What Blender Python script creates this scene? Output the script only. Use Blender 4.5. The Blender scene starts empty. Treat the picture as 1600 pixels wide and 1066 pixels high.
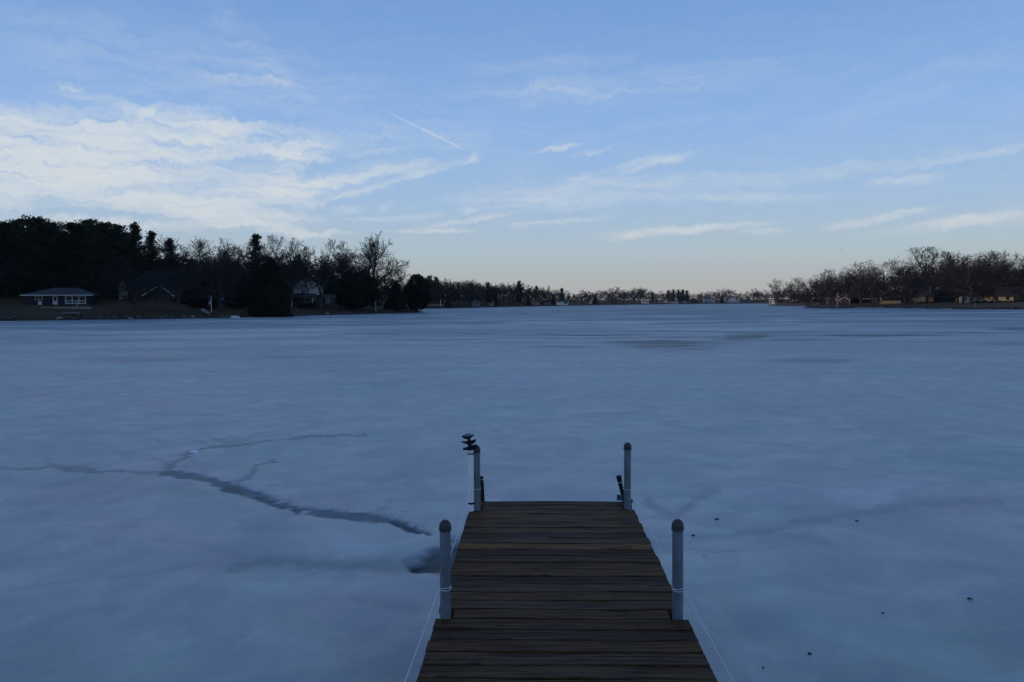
import bpy, math, random
import numpy as np
from mathutils import Vector, Matrix
R = math.radians
random.seed(7); rng = np.random.default_rng(7)
SC = bpy.context.scene
COL = SC.collection

# ------------------------------------------------------------------ camera
F = 1200.0                     # focal length in pixels of the 1600 px wide photograph
CAM_Z = 2.8
PITCH = math.atan(60.0 / F); ROLL = R(0.35)
c_r0 = Vector((1, 0, 0)); c_u0 = Vector((0, math.sin(PITCH), math.cos(PITCH)))
c_f = Vector((0, math.cos(PITCH), -math.sin(PITCH)))
c_r = c_r0 * math.cos(ROLL) - c_u0 * math.sin(ROLL)
c_u = c_r0 * math.sin(ROLL) + c_u0 * math.cos(ROLL)
cam_d = bpy.data.cameras.new('camera'); cam = bpy.data.objects.new('camera', cam_d); COL.objects.link(cam)
m3 = Matrix((c_r, c_u, -c_f)).transposed()
cam.matrix_world = Matrix.Translation((0, 0, CAM_Z)) @ m3.to_4x4()
cam_d.sensor_width = 36; cam_d.lens = 27.0; cam_d.clip_start = 0.1; cam_d.clip_end = 6000
SC.camera = cam

def ray(px, py): return c_f + c_r * ((px - 800) / F) + c_u * ((533 - py) / F)
def on_z(px, py, z=0.0):
    d = ray(px, py); t = (z - CAM_Z) / d.z; return Vector((d.x * t, d.y * t, z))
def at(px, dist, py=480):      # ground position at forward distance
    d = ray(px, py); t = dist / d.y; return (d.x * t, dist)
def z_at(px, py, dist):
    d = ray(px, py); return CAM_Z + d.z * dist / d.y
def azel(px, py):
    d = ray(px, py).normalized(); return (math.degrees(math.atan2(d.x, d.y)), math.degrees(math.asin(d.z)))

# ------------------------------------------------------------------ world and sun
SUN_EL, SUN_AZ = 4.2, -104.0   # low sun behind the added woods to the left; it still reaches the right bank
SC.view_settings.view_transform = 'Standard'; SC.view_settings.look = 'None'
SC.view_settings.gamma = 1.0; SC.view_settings.exposure = 0.0; SC.view_settings.use_curve_mapping = False
SC.cycles.use_denoising = True; SC.cycles.denoising_prefilter = 'ACCURATE'; SC.cycles.volume_bounces = 0; SC.cycles.max_bounces = 6
W = bpy.data.worlds.new('World'); SC.world = W; W.use_nodes = True
nt = W.node_tree; nt.nodes.clear()
class NB:
    def __init__(s, tree): s.t = tree
    def n(s, typ, **kw):
        nd = s.t.nodes.new(typ)
        for k, v in kw.items(): setattr(nd, k, v)
        return nd
    def link(s, a, b): s.t.links.new(a, b)
    def put(s, sock, v):
        if isinstance(v, bpy.types.NodeSocket): s.link(v, sock)
        elif v is not None: sock.default_value = v
    def math(s, op, a, b=None, c=None, clamp=False):
        nd = s.n('ShaderNodeMath', operation=op, use_clamp=clamp)
        s.put(nd.inputs[0], a); s.put(nd.inputs[1], b); s.put(nd.inputs[2], c); return nd.outputs[0]
    def vec(s, op, a, b=None):
        nd = s.n('ShaderNodeVectorMath', operation=op)
        s.put(nd.inputs[0], a); s.put(nd.inputs[1], b)
        return nd.outputs['Value'] if op in ('LENGTH', 'DOT_PRODUCT') else nd.outputs[0]
    def noise(s, vec, scale, detail=4, rough=0.55, dist=0.0):
        nd = s.n('ShaderNodeTexNoise'); s.put(nd.inputs['Vector'], vec)
        nd.inputs['Scale'].default_value = scale; nd.inputs['Detail'].default_value = detail
        nd.inputs['Roughness'].default_value = rough; nd.inputs['Distortion'].default_value = dist; return nd
    def ramp(s, fac, stops, interp='LINEAR'):
        nd = s.n('ShaderNodeValToRGB'); cr = nd.color_ramp; cr.interpolation = interp
        while len(cr.elements) < len(stops): cr.elements.new(0.5)
        for e, (p, c) in zip(cr.elements, stops):
            e.position = p; e.color = (*c, 1) if len(c) == 3 else c
        s.put(nd.inputs[0], fac); return nd.outputs[0]
    def mix(s, fac, a, b, blend='MIX'):
        nd = s.n('ShaderNodeMix', data_type='RGBA', blend_type=blend)
        s.put(nd.inputs['Factor'], fac)
        for k, v in ((6, a), (7, b)):
            if isinstance(v, tuple) and len(v) == 3: v = (*v, 1)
            s.put(nd.inputs[k], v)
        return nd.outputs[2]
    def rng(s, v, a, b, c=0.0, d=1.0, smooth=False):
        nd = s.n('ShaderNodeMapRange', interpolation_type='SMOOTHSTEP' if smooth else 'LINEAR')
        s.put(nd.inputs[0], v); nd.inputs[1].default_value = a; nd.inputs[2].default_value = b
        nd.inputs[3].default_value = c; nd.inputs[4].default_value = d; return nd.outputs[0]

b = NB(nt)
tc = b.n('ShaderNodeTexCoord'); sep = b.n('ShaderNodeSeparateXYZ'); b.link(tc.outputs['Generated'], sep.inputs[0])
sx, sy, sz = sep.outputs
az = b.math('DEGREES', b.math('ARCTAN2', sx, sy)); el = b.math('DEGREES', b.math('ARCSINE', sz))
sky = b.n('ShaderNodeTexSky', sky_type='NISHITA', sun_disc=False, sun_elevation=R(SUN_EL), sun_rotation=R(SUN_AZ))
sky.air_density = 1.0; sky.dust_density = 0.6; sky.ozone_density = 2.0
SKY_STRENGTH = 0.1
# the air's own tone by height above the horizon, shared by the whole sky
tone = b.ramp(b.rng(el, 0, 60), [(0.0, (0.50, 0.49, 0.49)), (0.025, (0.49, 0.515, 0.525)), (0.058, (0.465, 0.575, 0.645)),
                                 (0.12, (0.385, 0.555, 0.80)), (0.213, (0.295, 0.495, 0.85)), (0.33, (0.205, 0.39, 0.755)), (0.6, (0.14, 0.28, 0.62)), (1.0, (0.09, 0.19, 0.47))])
tone = b.mix(1.0, tone, (1 / SKY_STRENGTH,) * 3, 'MULTIPLY')
base_sky = b.mix(0.88, sky.outputs[0], tone)
# clouds: soft strokes in azimuth / elevation broken up by stretched noise
azel_v = b.n('ShaderNodeCombineXYZ'); b.link(az, azel_v.inputs[0]); b.link(el, azel_v.inputs[1])
P0 = azel_v.outputs[0]
w1 = b.noise(P0, 0.35, 4, 0.6); w2 = b.noise(P0, 1.6, 3, 0.6)
warp = b.vec('MULTIPLY', b.vec('SUBTRACT', w1.outputs['Color'], (0.5, 0.5, 0.5)), (5.0, 1.8, 0))
warp2 = b.vec('MULTIPLY', b.vec('SUBTRACT', w2.outputs['Color'], (0.5, 0.5, 0.5)), (1.2, 0.7, 0))
PW = b.vec('ADD', b.vec('ADD', P0, warp), warp2)
PM = b.vec('ADD', P0, b.vec('ADD', b.vec('MULTIPLY', warp, (0.35, 0.3, 0)), b.vec('MULTIPLY', warp2, (1.0, 0.8, 0))))
PL = b.vec('ADD', P0, b.vec('MULTIPLY', warp2, (0.35, 0.35, 0)))
def stroke(px, py, L, T, ang, amp, P=PW):
    a0, e0 = azel(px, py); k = math.degrees(1 / F)
    mp = b.n('ShaderNodeMapping', vector_type='TEXTURE')
    mp.inputs['Location'].default_value = (a0, e0, 0); mp.inputs['Rotation'].default_value = (0, 0, R(ang))
    mp.inputs['Scale'].default_value = (L * k * 1.25, T * k * 1.35, 1)
    b.link(P, mp.inputs[0])
    ln = b.vec('LENGTH', mp.outputs[0])
    return b.rng(ln, 1.0, 0.15, 0.0, amp, smooth=True)
S = [(20, 228, 240, 42, 0, 1.0), (230, 205, 190, 34, 2, .85), (370, 215, 120, 26, -4, .6), (470, 230, 60, 22, 6, .75), (440, 268, 46, 18, 62, .5),
     (200, 290, 330, 32, 2, .75), (120, 262, 260, 24, 3, .5), (480, 290, 140, 14, 16, .45), (560, 276, 175, 9, 11, .62), (690, 262, 60, 6, 14, .5),
     (330, 330, 150, 16, -3, .95), (380, 350, 120, 12, -5, .75), (460, 362, 90, 5, -2, .75), (160, 350, 170, 9, 0, .7), (250, 318, 160, 10, 2, .4),
     (385, 125, 95, 8, 1, .26), (105, 131, 24, 8, -10, .42), (145, 153, 60, 6, -5, .3), (250, 175, 22, 8, 30, .35),
     (735, 249, 22, 4, 36, .42), (872, 231, 46, 4, 10, .5), (925, 238, 34, 4, 16, .3), (1010, 256, 58, 9, 12, .42), (1065, 244, 30, 6, 12, .28),
     (950, 296, 260, 22, 1, .30), (850, 318, 150, 12, 0, .25), (1180, 308, 110, 7, -2, .34), (735, 344, 80, 5, 9, .62), (668, 361, 85, 4, 0, .55), (735, 328, 18, 6, 4, .35),
     (1075, 358, 130, 7, 3, .66), (985, 370, 46, 5, 4, .5), (1190, 361, 36, 6, 0, .55), (810, 355, 18, 6, -3, .4), (542, 328, 28, 7, 8, .42), (600, 322, 20, 6, 40, .2),
     (1410, 283, 60, 8, 2, .42), (1375, 342, 75, 7, 9, .55), (1480, 351, 110, 8, 6, .42), (1530, 243, 110, 5, 9, .26), (1560, 335, 60, 5, 6, .3),
     (300, 110, 320, 60, -4, .10), (380, 60, 150, 30, -48, .08), (860, 145, 170, 16, 0, .11), (860, 100, 130, 12, 2, .13), (1000, 130, 240, 26, 2, .12), (1420, 140, 160, 22, 12, .05),
     (620, 215, 180, 26, 0, .15), (1300, 270, 220, 12, 4, .15),
     (560, 300, 120, 5, 16, .35), (430, 318, 120, 5, 10, .4), (350, 300, 140, 5, 8, .4), (620, 340, 90, 5, 4, .25), (880, 345, 90, 4, 3, .3), (930, 270, 80, 5, 14, .25), (300, 240, 200, 8, 4, .4), (560, 240, 60, 5, 10, .2), (60, 190, 90, 8, -4, .45), (240, 180, 22, 12, 20, .4),
     (-300, 250, 330, 60, 2, .8), (-900, 230, 400, 50, 0, .7), (1900, 300, 260, 18, 4, .35)]
dens = None
for s_ in S:
    v = stroke(*s_, P=PM if s_[2] <= 160 and s_[0] > 500 and s_[3] < 13 else PW); dens = v if dens is None else b.math('ADD', dens, v)
st = b.n('ShaderNodeMapping'); st.inputs['Scale'].default_value = (0.2, 1.5, 1); st.inputs['Rotation'].default_value = (0, 0, R(-9)); b.link(PW, st.inputs[0])
f1 = b.noise(st.outputs[0], 1.0, 7, 0.62).outputs[0]
st2 = b.n('ShaderNodeMapping'); st2.inputs['Scale'].default_value = (0.5, 1.6, 1); b.link(PW, st2.inputs[0])
f2 = b.noise(st2.outputs[0], 2.2, 6, 0.66).outputs[0]
tex = b.math('ADD', b.math('MULTIPLY', f1, 0.75), b.math('MULTIPLY', f2, 0.25))
gain = b.rng(tex, 0.36, 0.64, 0.08, 1.6)
cl = b.math('MULTIPLY', dens, gain)
# thin general veil, a little everywhere low in the sky
veil = b.math('MULTIPLY', b.rng(tex, 0.45, 0.75, 0, 0.12), b.math('MULTIPLY', b.rng(el, 1.5, 6), b.rng(el, 26, 12)))
cl = b.math('ADD', cl, veil)
trail = b.math('MULTIPLY', stroke(668, 206, 78, 1.4, -24, .55, PL), b.rng(f2, 0.3, 0.6, 0.5, 1.1))
cl = b.math('ADD', cl, trail)
cl = b.math('MULTIPLY', b.math('SUBTRACT', 1.0, b.math('POWER', 2.718, b.math('MULTIPLY', cl, -1.25))), 0.98, clamp=True)
ccol = b.ramp(b.rng(el, 0, 20), [(0.0, (0.60, 0.60, 0.60)), (0.3, (0.68, 0.72, 0.74)), (1.0, (0.65, 0.72, 0.765))])
ccol = b.mix(1.0, ccol, (1 / SKY_STRENGTH,) * 3, 'MULTIPLY')
final = b.mix(cl, base_sky, ccol)
bg = b.n('ShaderNodeBackground'); bg.inputs[1].default_value = SKY_STRENGTH; b.link(final, bg.inputs[0])
wo = b.n('ShaderNodeOutputWorld'); b.link(bg.outputs[0], wo.inputs[0])
W.cycles.sampling_method = 'MANUAL'; W.cycles.sample_map_resolution = 512

sun_d = bpy.data.lights.new('sun', 'SUN'); sun_d.energy = 2.3; sun_d.angle = R(2.0); sun_d.color = (1.0, 0.74, 0.48)
sun = bpy.data.objects.new('sun', sun_d); COL.objects.link(sun)
sd = Vector((math.sin(R(SUN_AZ)) * math.cos(R(SUN_EL)), math.cos(R(SUN_AZ)) * math.cos(R(SUN_EL)), math.sin(R(SUN_EL))))
sun.rotation_euler = sd.to_track_quat('Z', 'Y').to_euler(); sun.location = sd * 300

# ------------------------------------------------------------------ helpers
def mesh_np(name, v, f, smooth=False):
    """v (n,3), f (m,k) constant k"""
    v = np.asarray(v, dtype=np.float32); f = np.asarray(f, dtype=np.int32)
    me = bpy.data.meshes.new(name); me.vertices.add(len(v)); me.vertices.foreach_set('co', v.ravel())
    k = f.shape[1]; me.loops.add(f.size); me.loops.foreach_set('vertex_index', f.ravel())
    me.polygons.add(len(f)); me.polygons.foreach_set('loop_start', np.arange(0, f.size, k, dtype=np.int32))
    me.polygons.foreach_set('loop_total', np.full(len(f), k, dtype=np.int32))
    if smooth: me.polygons.foreach_set('use_smooth', np.ones(len(f), dtype=bool))
    me.update(calc_edges=True); me.validate(); return me
def link(name, me, mat=None, parent=None, loc=None, rot=None):
    o = bpy.data.objects.new(name, me); COL.objects.link(o)
    if mat is not None and me is not None and not me.materials: me.materials.append(mat)
    if parent is not None: o.parent = parent
    if loc is not None: o.location = loc
    if rot is not None: o.rotation_euler = rot
    return o
def tag(o, label=None, cat=None, group=None, kind=None):
    if label: o['label'] = label
    if cat: o['category'] = cat
    if group: o['group'] = group
    if kind: o['kind'] = kind
    return o
def thing(name, label, cat, loc=(0, 0, 0), rz=0.0, group=None):
    o = bpy.data.objects.new(name, None); COL.objects.link(o); o.empty_display_size = .2
    o.location = loc; o.rotation_euler = (0, 0, rz); return tag(o, label, cat, group)
class MB:
    """collects boxes, prisms and tubes of one part"""
    def __init__(s): s.v = []; s.f = []
    def add(s, vs, fs):
        n = len(s.v); s.v += [tuple(p) for p in vs]; s.f += [tuple(i + n for i in q) for q in fs]; return s
    def box(s, x0, y0, z0, x1, y1, z1):
        return s.add([(x0, y0, z0), (x1, y0, z0), (x1, y1, z0), (x0, y1, z0), (x0, y0, z1), (x1, y0, z1), (x1, y1, z1), (x0, y1, z1)],
                     [(0, 3, 2, 1), (4, 5, 6, 7), (0, 1, 5, 4), (1, 2, 6, 5), (2, 3, 7, 6), (3, 0, 4, 7)])
    def tube(s, pts, r, n=10, cap=True):
        pts = [Vector(p) for p in pts]; rs = r if isinstance(r, (list, tuple)) else [r] * len(pts)
        rings = []; a = None
        for i, p in enumerate(pts):
            d = (pts[min(i + 1, len(pts) - 1)] - pts[max(i - 1, 0)]).normalized()
            if a is None: a = d.orthogonal().normalized()
            a = (a - d * a.dot(d)).normalized(); c = d.cross(a)
            rings.append([p + (a * math.cos(t) + c * math.sin(t)) * rs[i] for t in [2 * math.pi * k / n for k in range(n)]])
        vs = [q for rg in rings for q in rg]; fs = []
        for i in range(len(pts) - 1):
            for k in range(n): k2 = (k + 1) % n; fs.append((i * n + k, i * n + k2, (i + 1) * n + k2, (i + 1) * n + k))
        if cap: fs.append(tuple(range(n - 1, -1, -1))); fs.append(tuple((len(pts) - 1) * n + k for k in range(n)))
        return s.add(vs, fs)
    def lathe(s, prof, n=20, c=(0, 0, 0)):
        vs = []; fs = []
        for (r, z) in prof:
            for k in range(n): t = 2 * math.pi * k / n; vs.append((c[0] + r * math.cos(t), c[1] + r * math.sin(t), c[2] + z))
        for i in range(len(prof) - 1):
            for k in range(n): k2 = (k + 1) % n; fs.append((i * n + k, i * n + k2, (i + 1) * n + k2, (i + 1) * n + k))
        fs.append(tuple(range(n - 1, -1, -1))); fs.append(tuple((len(prof) - 1) * n + k for k in range(n)))
        return s.add(vs, fs)
    def build(s, name, mat, parent=None, smooth=False, loc=None, rot=None, bevel=0):
        me = bpy.data.meshes.new(name); me.from_pydata(s.v, [], s.f); me.update()
        if smooth:
            me.polygons.foreach_set('use_smooth', np.ones(len(me.polygons), dtype=bool))
        o = link(name, me, mat, parent, loc, rot)
        if smooth:
            try: me.set_sharp_from_angle(angle=R(40))
            except Exception: pass
        if bevel:
            bm = o.modifiers.new('bevel', 'BEVEL'); bm.width = bevel; bm.segments = 2
        return o

def material(name, col, rough=0.8, spec=0.3, metal=0.0, vary=0.25, scale=3.0, bump=0.0, coords='Object', col2=None, stretch=(1, 1, 1), per_object=0.0):
    m = bpy.data.materials.new(name); m.use_nodes = True; t = m.node_tree; q = NB(t); bs = t.nodes['Principled BSDF']
    tc = q.n('ShaderNodeTexCoord'); mp = q.n('ShaderNodeMapping'); q.link(tc.outputs[coords], mp.inputs[0]); mp.inputs['Scale'].default_value = stretch
    nz = q.noise(mp.outputs[0], scale, 5, 0.6)
    if col2 is None: col2 = tuple(c * (1 - vary) for c in col); col1 = tuple(c * (1 + vary) for c in col)
    else: col1 = col
    c = q.mix(q.rng(nz.outputs[0], .3, .7), col2, col1)
    if per_object:
        oi = q.n('ShaderNodeObjectInfo'); c = q.mix(1.0, c, q.ramp(oi.outputs['Random'], [(0, (1 - per_object,) * 3), (1, (1 + per_object,) * 3)]), 'MULTIPLY')
    q.link(c, bs.inputs['Base Color']); bs.inputs['Roughness'].default_value = rough
    bs.inputs['Specular IOR Level'].default_value = spec; bs.inputs['Metallic'].default_value = metal
    if bump:
        bp = q.n('ShaderNodeBump'); bp.inputs['Strength'].default_value = bump; bp.inputs['Distance'].default_value = 0.02
        q.link(nz.outputs[0], bp.inputs['Height']); q.link(bp.outputs[0], bs.inputs['Normal'])
    return m

# numpy value noise -------------------------------------------------
_perm = rng.permutation(4096); _val = rng.random(4096)
def vnoise(x, y):
    xi = np.floor(x).astype(int); yi = np.floor(y).astype(int); fx = x - xi; fy = y - yi
    fx = fx * fx * (3 - 2 * fx); fy = fy * fy * (3 - 2 * fy)
    def h(a, c): return _val[_perm[(a + _perm[c & 4095]) & 4095]]
    return (h(xi, yi) * (1 - fx) + h(xi + 1, yi) * fx) * (1 - fy) + (h(xi, yi + 1) * (1 - fx) + h(xi + 1, yi + 1) * fx) * fy
def fbm(x, y, o=4):
    t = 0; a = 1; n = 0
    for i in range(o): t = t + a * vnoise(x * 2 ** i + 17 * i, y * 2 ** i + 31 * i); n += a; a *= .5
    return t / n

# ------------------------------------------------------------------ lake outline and terrain
def P(px, d): return at(px, d)
LAKE = [(-230, -14), (-215, 30), P(-600, 110), P(-300, 122), P(0, 140), P(60, 141), P(130, 146), P(200, 149), P(270, 153), P(340, 157), P(430, 170), P(480, 182), P(560, 205), P(620, 218),
        P(656, 229), P(664, 236), P(655, 246), P(638, 262), P(618, 282), P(612, 335), P(622, 386), P(662, 392), P(704, 400), P(760, 470), P(835, 560), P(940, 690),
        P(1010, 820), P(1100, 884), P(1180, 900), P(1225, 880), P(1235, 620), P(1210, 530), P(1198, 500), P(1202, 474), P(1225, 445), P(1249, 425), P(1275, 412), P(1278, 340),
        P(1254, 306), P(1254, 296), P(1280, 284), P(1308, 274), P(1326, 282), P(1345, 281), P(1400, 272), P(1440, 255), P(1469, 240), P(1530, 228), P(1600, 217), P(1900, 180), P(2600, 120), (215, 30), (210, -14)]
LA = np.array(LAKE); LB = np.roll(LA, -1, axis=0)
def shore_dist(x, y):
    """signed distance to the lake outline, positive on land"""
    x = np.asarray(x, float).ravel(); y = np.asarray(y, float).ravel(); best = np.full(x.shape, 1e18); inside = np.zeros(x.shape, bool)
    for (ax, ay), (bx, by) in zip(LA, LB):
        dx, dy = bx - ax, by - ay; L2 = dx * dx + dy * dy
        t = np.clip(((x - ax) * dx + (y - ay) * dy) / L2, 0, 1)
        best = np.minimum(best, (x - ax - t * dx) ** 2 + (y - ay - t * dy) ** 2)
        if ay != by:
            c = ((ay > y) != (by > y)) & (x < (bx - ax) * (y - ay) / (by - ay) + ax); inside ^= c
    return np.where(inside, -1, 1) * np.sqrt(best)
def terrain(x, y):
    x = np.asarray(x, float).ravel(); y = np.asarray(y, float).ravel()
    s = shore_dist(x, y) + (fbm(x * .25, y * .25, 3) - .5) * 1.6
    side = np.clip((np.degrees(np.arctan2(x, np.maximum(y, 1))) + 12) / 14, 0, 1)
    rise = 2.7 * (1 - side) + 1.75 * side
    z = np.where(s < .8, np.maximum(s * .5, -.9), .4 + rise * (1 - np.exp(-(s - .8) / 14.0)) + np.clip(s - 28, 0, 160) * (.055 * (1 - side) + .02))
    return z + np.where(s > 1, (fbm(x * .12, y * .12, 4) - .5) * .35 + (fbm(x * 1.1, y * 1.1, 2) - .5) * .12, 0)
def tz(x, y): return float(terrain([x], [y])[0])

azs = np.radians(np.concatenate([np.arange(-180, -48, 3.0), np.arange(-48, 48, 0.22), np.arange(48, 181, 3.0)]))
rad = [6.0]
while rad[-1] < 1400: rad.append(rad[-1] * (1.05 if rad[-1] < 95 else 1.0095 if rad[-1] < 330 else 1.012 if rad[-1] < 950 else 1.06))
rad = np.array(rad)
A, RR = np.meshgrid(azs, rad, indexing='ij'); gx = (np.sin(A) * RR).ravel(); gy = (np.cos(A) * RR).ravel(); gz = terrain(gx, gy)
na, nr = A.shape; idx = np.arange(na * nr).reshape(na, nr)
quads = np.stack([idx[:-1, :-1], idx[1:, :-1], idx[1:, 1:], idx[:-1, 1:]], -1).reshape(-1, 4)[:, ::-1]
keep = (gz[quads] > -.85).any(axis=1); quads = quads[keep]
m_ground = bpy.data.materials.new('winter_grass'); m_ground.use_nodes = True
q = NB(m_ground.node_tree); bs = m_ground.node_tree.nodes['Principled BSDF']; g = q.n('ShaderNodeNewGeometry')
n1 = q.noise(g.outputs['Position'], .15, 5, .65).outputs[0]; n2 = q.noise(g.outputs['Position'], 1.7, 4, .7).outputs[0]
c = q.ramp(n1, [(.3, (.034, .022, .010)), (.5, (.058, .036, .016)), (.7, (.08, .045, .02))])
c = q.mix(q.rng(n2, .45, .7, 0, .55), c, (.05, .032, .018))
sp = q.n('ShaderNodeSeparateXYZ'); q.link(g.outputs['Position'], sp.inputs[0])
bank = q.math('ADD', sp.outputs[2], q.math('MULTIPLY', n2, .35))
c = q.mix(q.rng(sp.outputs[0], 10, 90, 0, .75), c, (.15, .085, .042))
c = q.mix(q.rng(bank, .75, .45), c, (.045, .036, .028))
q.link(c, bs.inputs['Base Color']); bs.inputs['Roughness'].default_value = .95; bs.inputs['Specular IOR Level'].default_value = .1
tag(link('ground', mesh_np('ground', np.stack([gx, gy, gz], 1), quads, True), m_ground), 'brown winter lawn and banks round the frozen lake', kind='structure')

# ------------------------------------------------------------------ ice
def lines(*segs):
    out = [segs[0][0]]
    for a, e, st_ in segs: 
        n = max(1, int(round(abs(e - a) / st_))); out += list(np.linspace(a, e, n + 1)[1:])
    return np.array(out)
gx1 = lines((-1400, -400, 250), (-400, -60, 40), (-60, -14, .6), (-14, 8, .045), (8, 50, .45), (50, 400, 40), (400, 1400, 250))
gy1 = lines((-1400, -100, 250), (-100, 0, 25), (0, 5.5, .5), (5.5, 19, .05), (19, 75, .3), (75, 300, 6), (300, 1400, 60))
IX, IY = np.meshgrid(gx1, gy1, indexing='ij'); ix = IX.ravel(); iy = IY.ravel()
# outlines of the marks were measured on the photograph, here laid on the ice where they lie
def to_px(x, y, z=0):
    d = np.stack([x, y, np.full_like(x, z - CAM_Z)], 1)
    fz = d @ np.array(c_f); ok = fz > 1; fz = np.where(ok, fz, 1)
    px = 800 + F * (d @ np.array(c_r)) / fz; py = 533 - F * (d @ np.array(c_u)) / fz
    return np.where(ok, px, -1e5), np.where(ok, py, -1e5)
ipx, ipy = to_px(ix, iy)
wx = (fbm(ix * .9, iy * .9, 4) - .5); wy = (fbm(ix * .9 + 50, iy * .9 + 80, 4) - .5)
wX = fbm(ix * .07, iy * .07, 5) - .5; wY = fbm(ix * .07 + 9, iy * .07 + 70, 5) - .5
wx2 = fbm(ix * 5, iy * 5, 4) - .5; wy2 = fbm(ix * 5 + 5, iy * 5 + 8, 4) - .5
wpx = ipx + wx * 26; wpy = ipy + wy * 9
fine = fbm(ix * 5, iy * 5, 3)
def band(pts, amp, soft=1.0, warp=1.0):
    """pts: (px, py, halfwidth px)"""
    x = ipx + wx * 30 * warp + wx2 * 22; y = ipy + wy * 10 * warp + wy2 * 9; out = np.zeros(len(x))
    xs = [p[0] for p in pts]; sel = np.where((x > min(xs) - 60) & (x < max(xs) + 60) & (ipy > min(p[1] for p in pts) - 50) & (ipy < max(p[1] for p in pts) + 50))[0]
    if not len(sel): return out
    X = x[sel]; Y = y[sel]; o = np.zeros(len(sel))
    for (ax, ay, aw), (bx, by, bw) in zip(pts, pts[1:]):
        dx, dy = bx - ax, (by - ay); L2 = dx * dx + dy * dy + 1e-6
        t = np.clip(((X - ax) * dx + (Y - ay) * dy) / L2, 0, 1); w = (aw + (bw - aw) * t) * (.7 + .6 * fine[sel])
        d = np.hypot(X - ax - t * dx, Y - ay - t * dy) / w
        o = np.maximum(o, np.clip((1 + soft - d) / (2 * soft) if soft < 1 else (1.6 - d) / 1.6, 0, 1))
    out[sel] = o * o * (3 - 2 * o) * amp; return out
crack = np.zeros(len(ix)); frost = np.zeros(len(ix)); deep = np.zeros(len(ix))
for pts, amp, soft in [
    ([(262, 738, 4), (300, 743, 5), (330, 750, 6), (360, 762, 8), (400, 774, 6), (440, 788, 6), (470, 799, 6), (520, 803, 6), (560, 808, 7), (600, 815, 7), (632, 824, 6), (664, 837, 3)], .9, .42),
    ([(-60, 729, 2.5), (60, 731, 2.5), (75, 727, 4), (110, 735, 4), (130, 734, 4), (150, 738, 3), (200, 738, 2.4), (262, 738, 3)], .62, 1.0),
    ([(65, 712, 4), (68, 727, 5)], .25, 1.0),
    ([(262, 738, 8), (272, 727, 6), (285, 715, 4), (305, 703, 3), (320, 697, 3), (350, 695, 2), (400, 690, 1.8), (500, 683, 1.4), (570, 680, 1.2)], .65, 1.0),
    ([(235, 711, 3), (255, 721, 3), (275, 727, 4)], .35, 1.0), ([(312, 695, 3), (290, 688, 2), (225, 686, 1.5)], .3, 1.0),
    ([(335, 697, 2), (350, 690, 1.6), (400, 680, 1.4), (450, 672, 1.2)], .3, 1.0), ([(180, 705, 2.5), (240, 720, 2)], .15, 1.0),
    ([(360, 758, 5), (385, 745, 3.5), (408, 731, 2.5), (440, 721, 2)], .6, 1.0), ([(440, 783, 2), (455, 768, 1.6)], .4, 1.0), ([(590, 811, 8), (600, 797, 6), (603, 785, 4)], .3, 1.0),
    ([(316, 744, 3), (330, 734, 2)], .3, 1.0), ([(560, 806, 8), (545, 797, 6)], .25, 1.0),
    ([(200, 748, 2), (262, 742, 3)], .25, 1.0), ([(345, 770, 2), (250, 772, 1.5)], .15, 1.0),
    ([(255, 843, 5), (320, 857, 6), (370, 870, 6), (420, 880, 7)], .16, 1.0),
    ([(360, 892, 8), (415, 876, 10), (470, 880, 8), (540, 883, 9), (600, 886, 12), (650, 885, 12), (690, 880, 10)], .46, 1.0),
    ([(640, 878, 8), (680, 862, 10), (712, 850, 6)], .6, .8), ([(480, 878, 2), (483, 868, 1.5)], .2, 1.0),
    ([(0, 925, 4), (120, 905, 5), (250, 893, 5), (380, 888, 6)], .14, 1.0),
    ([(1008, 782, 7), (1030, 798, 9), (1050, 806, 8), (1075, 788, 8), (1120, 765, 7)], .38, 1.0),
    ([(1085, 842, 4), (1130, 842, 5), (1180, 833, 7), (1230, 822, 7), (1300, 808, 6), (1370, 797, 6), (1440, 786, 9), (1560, 786, 6)], .30, 1.0),
    ([(1225, 834, 6), (1290, 848, 4)], .14, 1.0), ([(1525, 1008, 5), (1560, 1020, 5), (1620, 1032, 5)], .25, 1.0), ([(1000, 850, 8), (1050, 862, 7), (1060, 850, 6)], .2, 1.0),
    ([(60, 758, 2), (95, 760, 3), (110, 756, 2)], .2, 1.0), ([(168, 790, 4), (195, 780, 4)], .2, 1.0), ([(60, 806, 3), (80, 805, 3)], .2, 1.0), ([(550, 932, 10), (600, 940, 10), (650, 955, 14)], .18, 1.0),
    ([(640, 985, 7), (652, 987, 7)], .3, 1.0), ([(585, 845, 5), (670, 880, 8)], .1, 1.0)]:
    crack = np.maximum(crack, band(pts, amp, soft))
deep = np.maximum(deep, band([(655, 886, 8), (685, 874, 19), (725, 868, 26)], 1.0, .5))
deep = np.maximum(deep, band([(610, 818, 4), (640, 828, 4), (662, 837, 2)], .5, .6))
deep = np.maximum(deep, band([(350, 760, 5), (375, 768, 6)], .35, 1.0)); deep = np.maximum(deep, band([(400, 778, 3), (470, 801, 4)], .3, .8))
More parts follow.
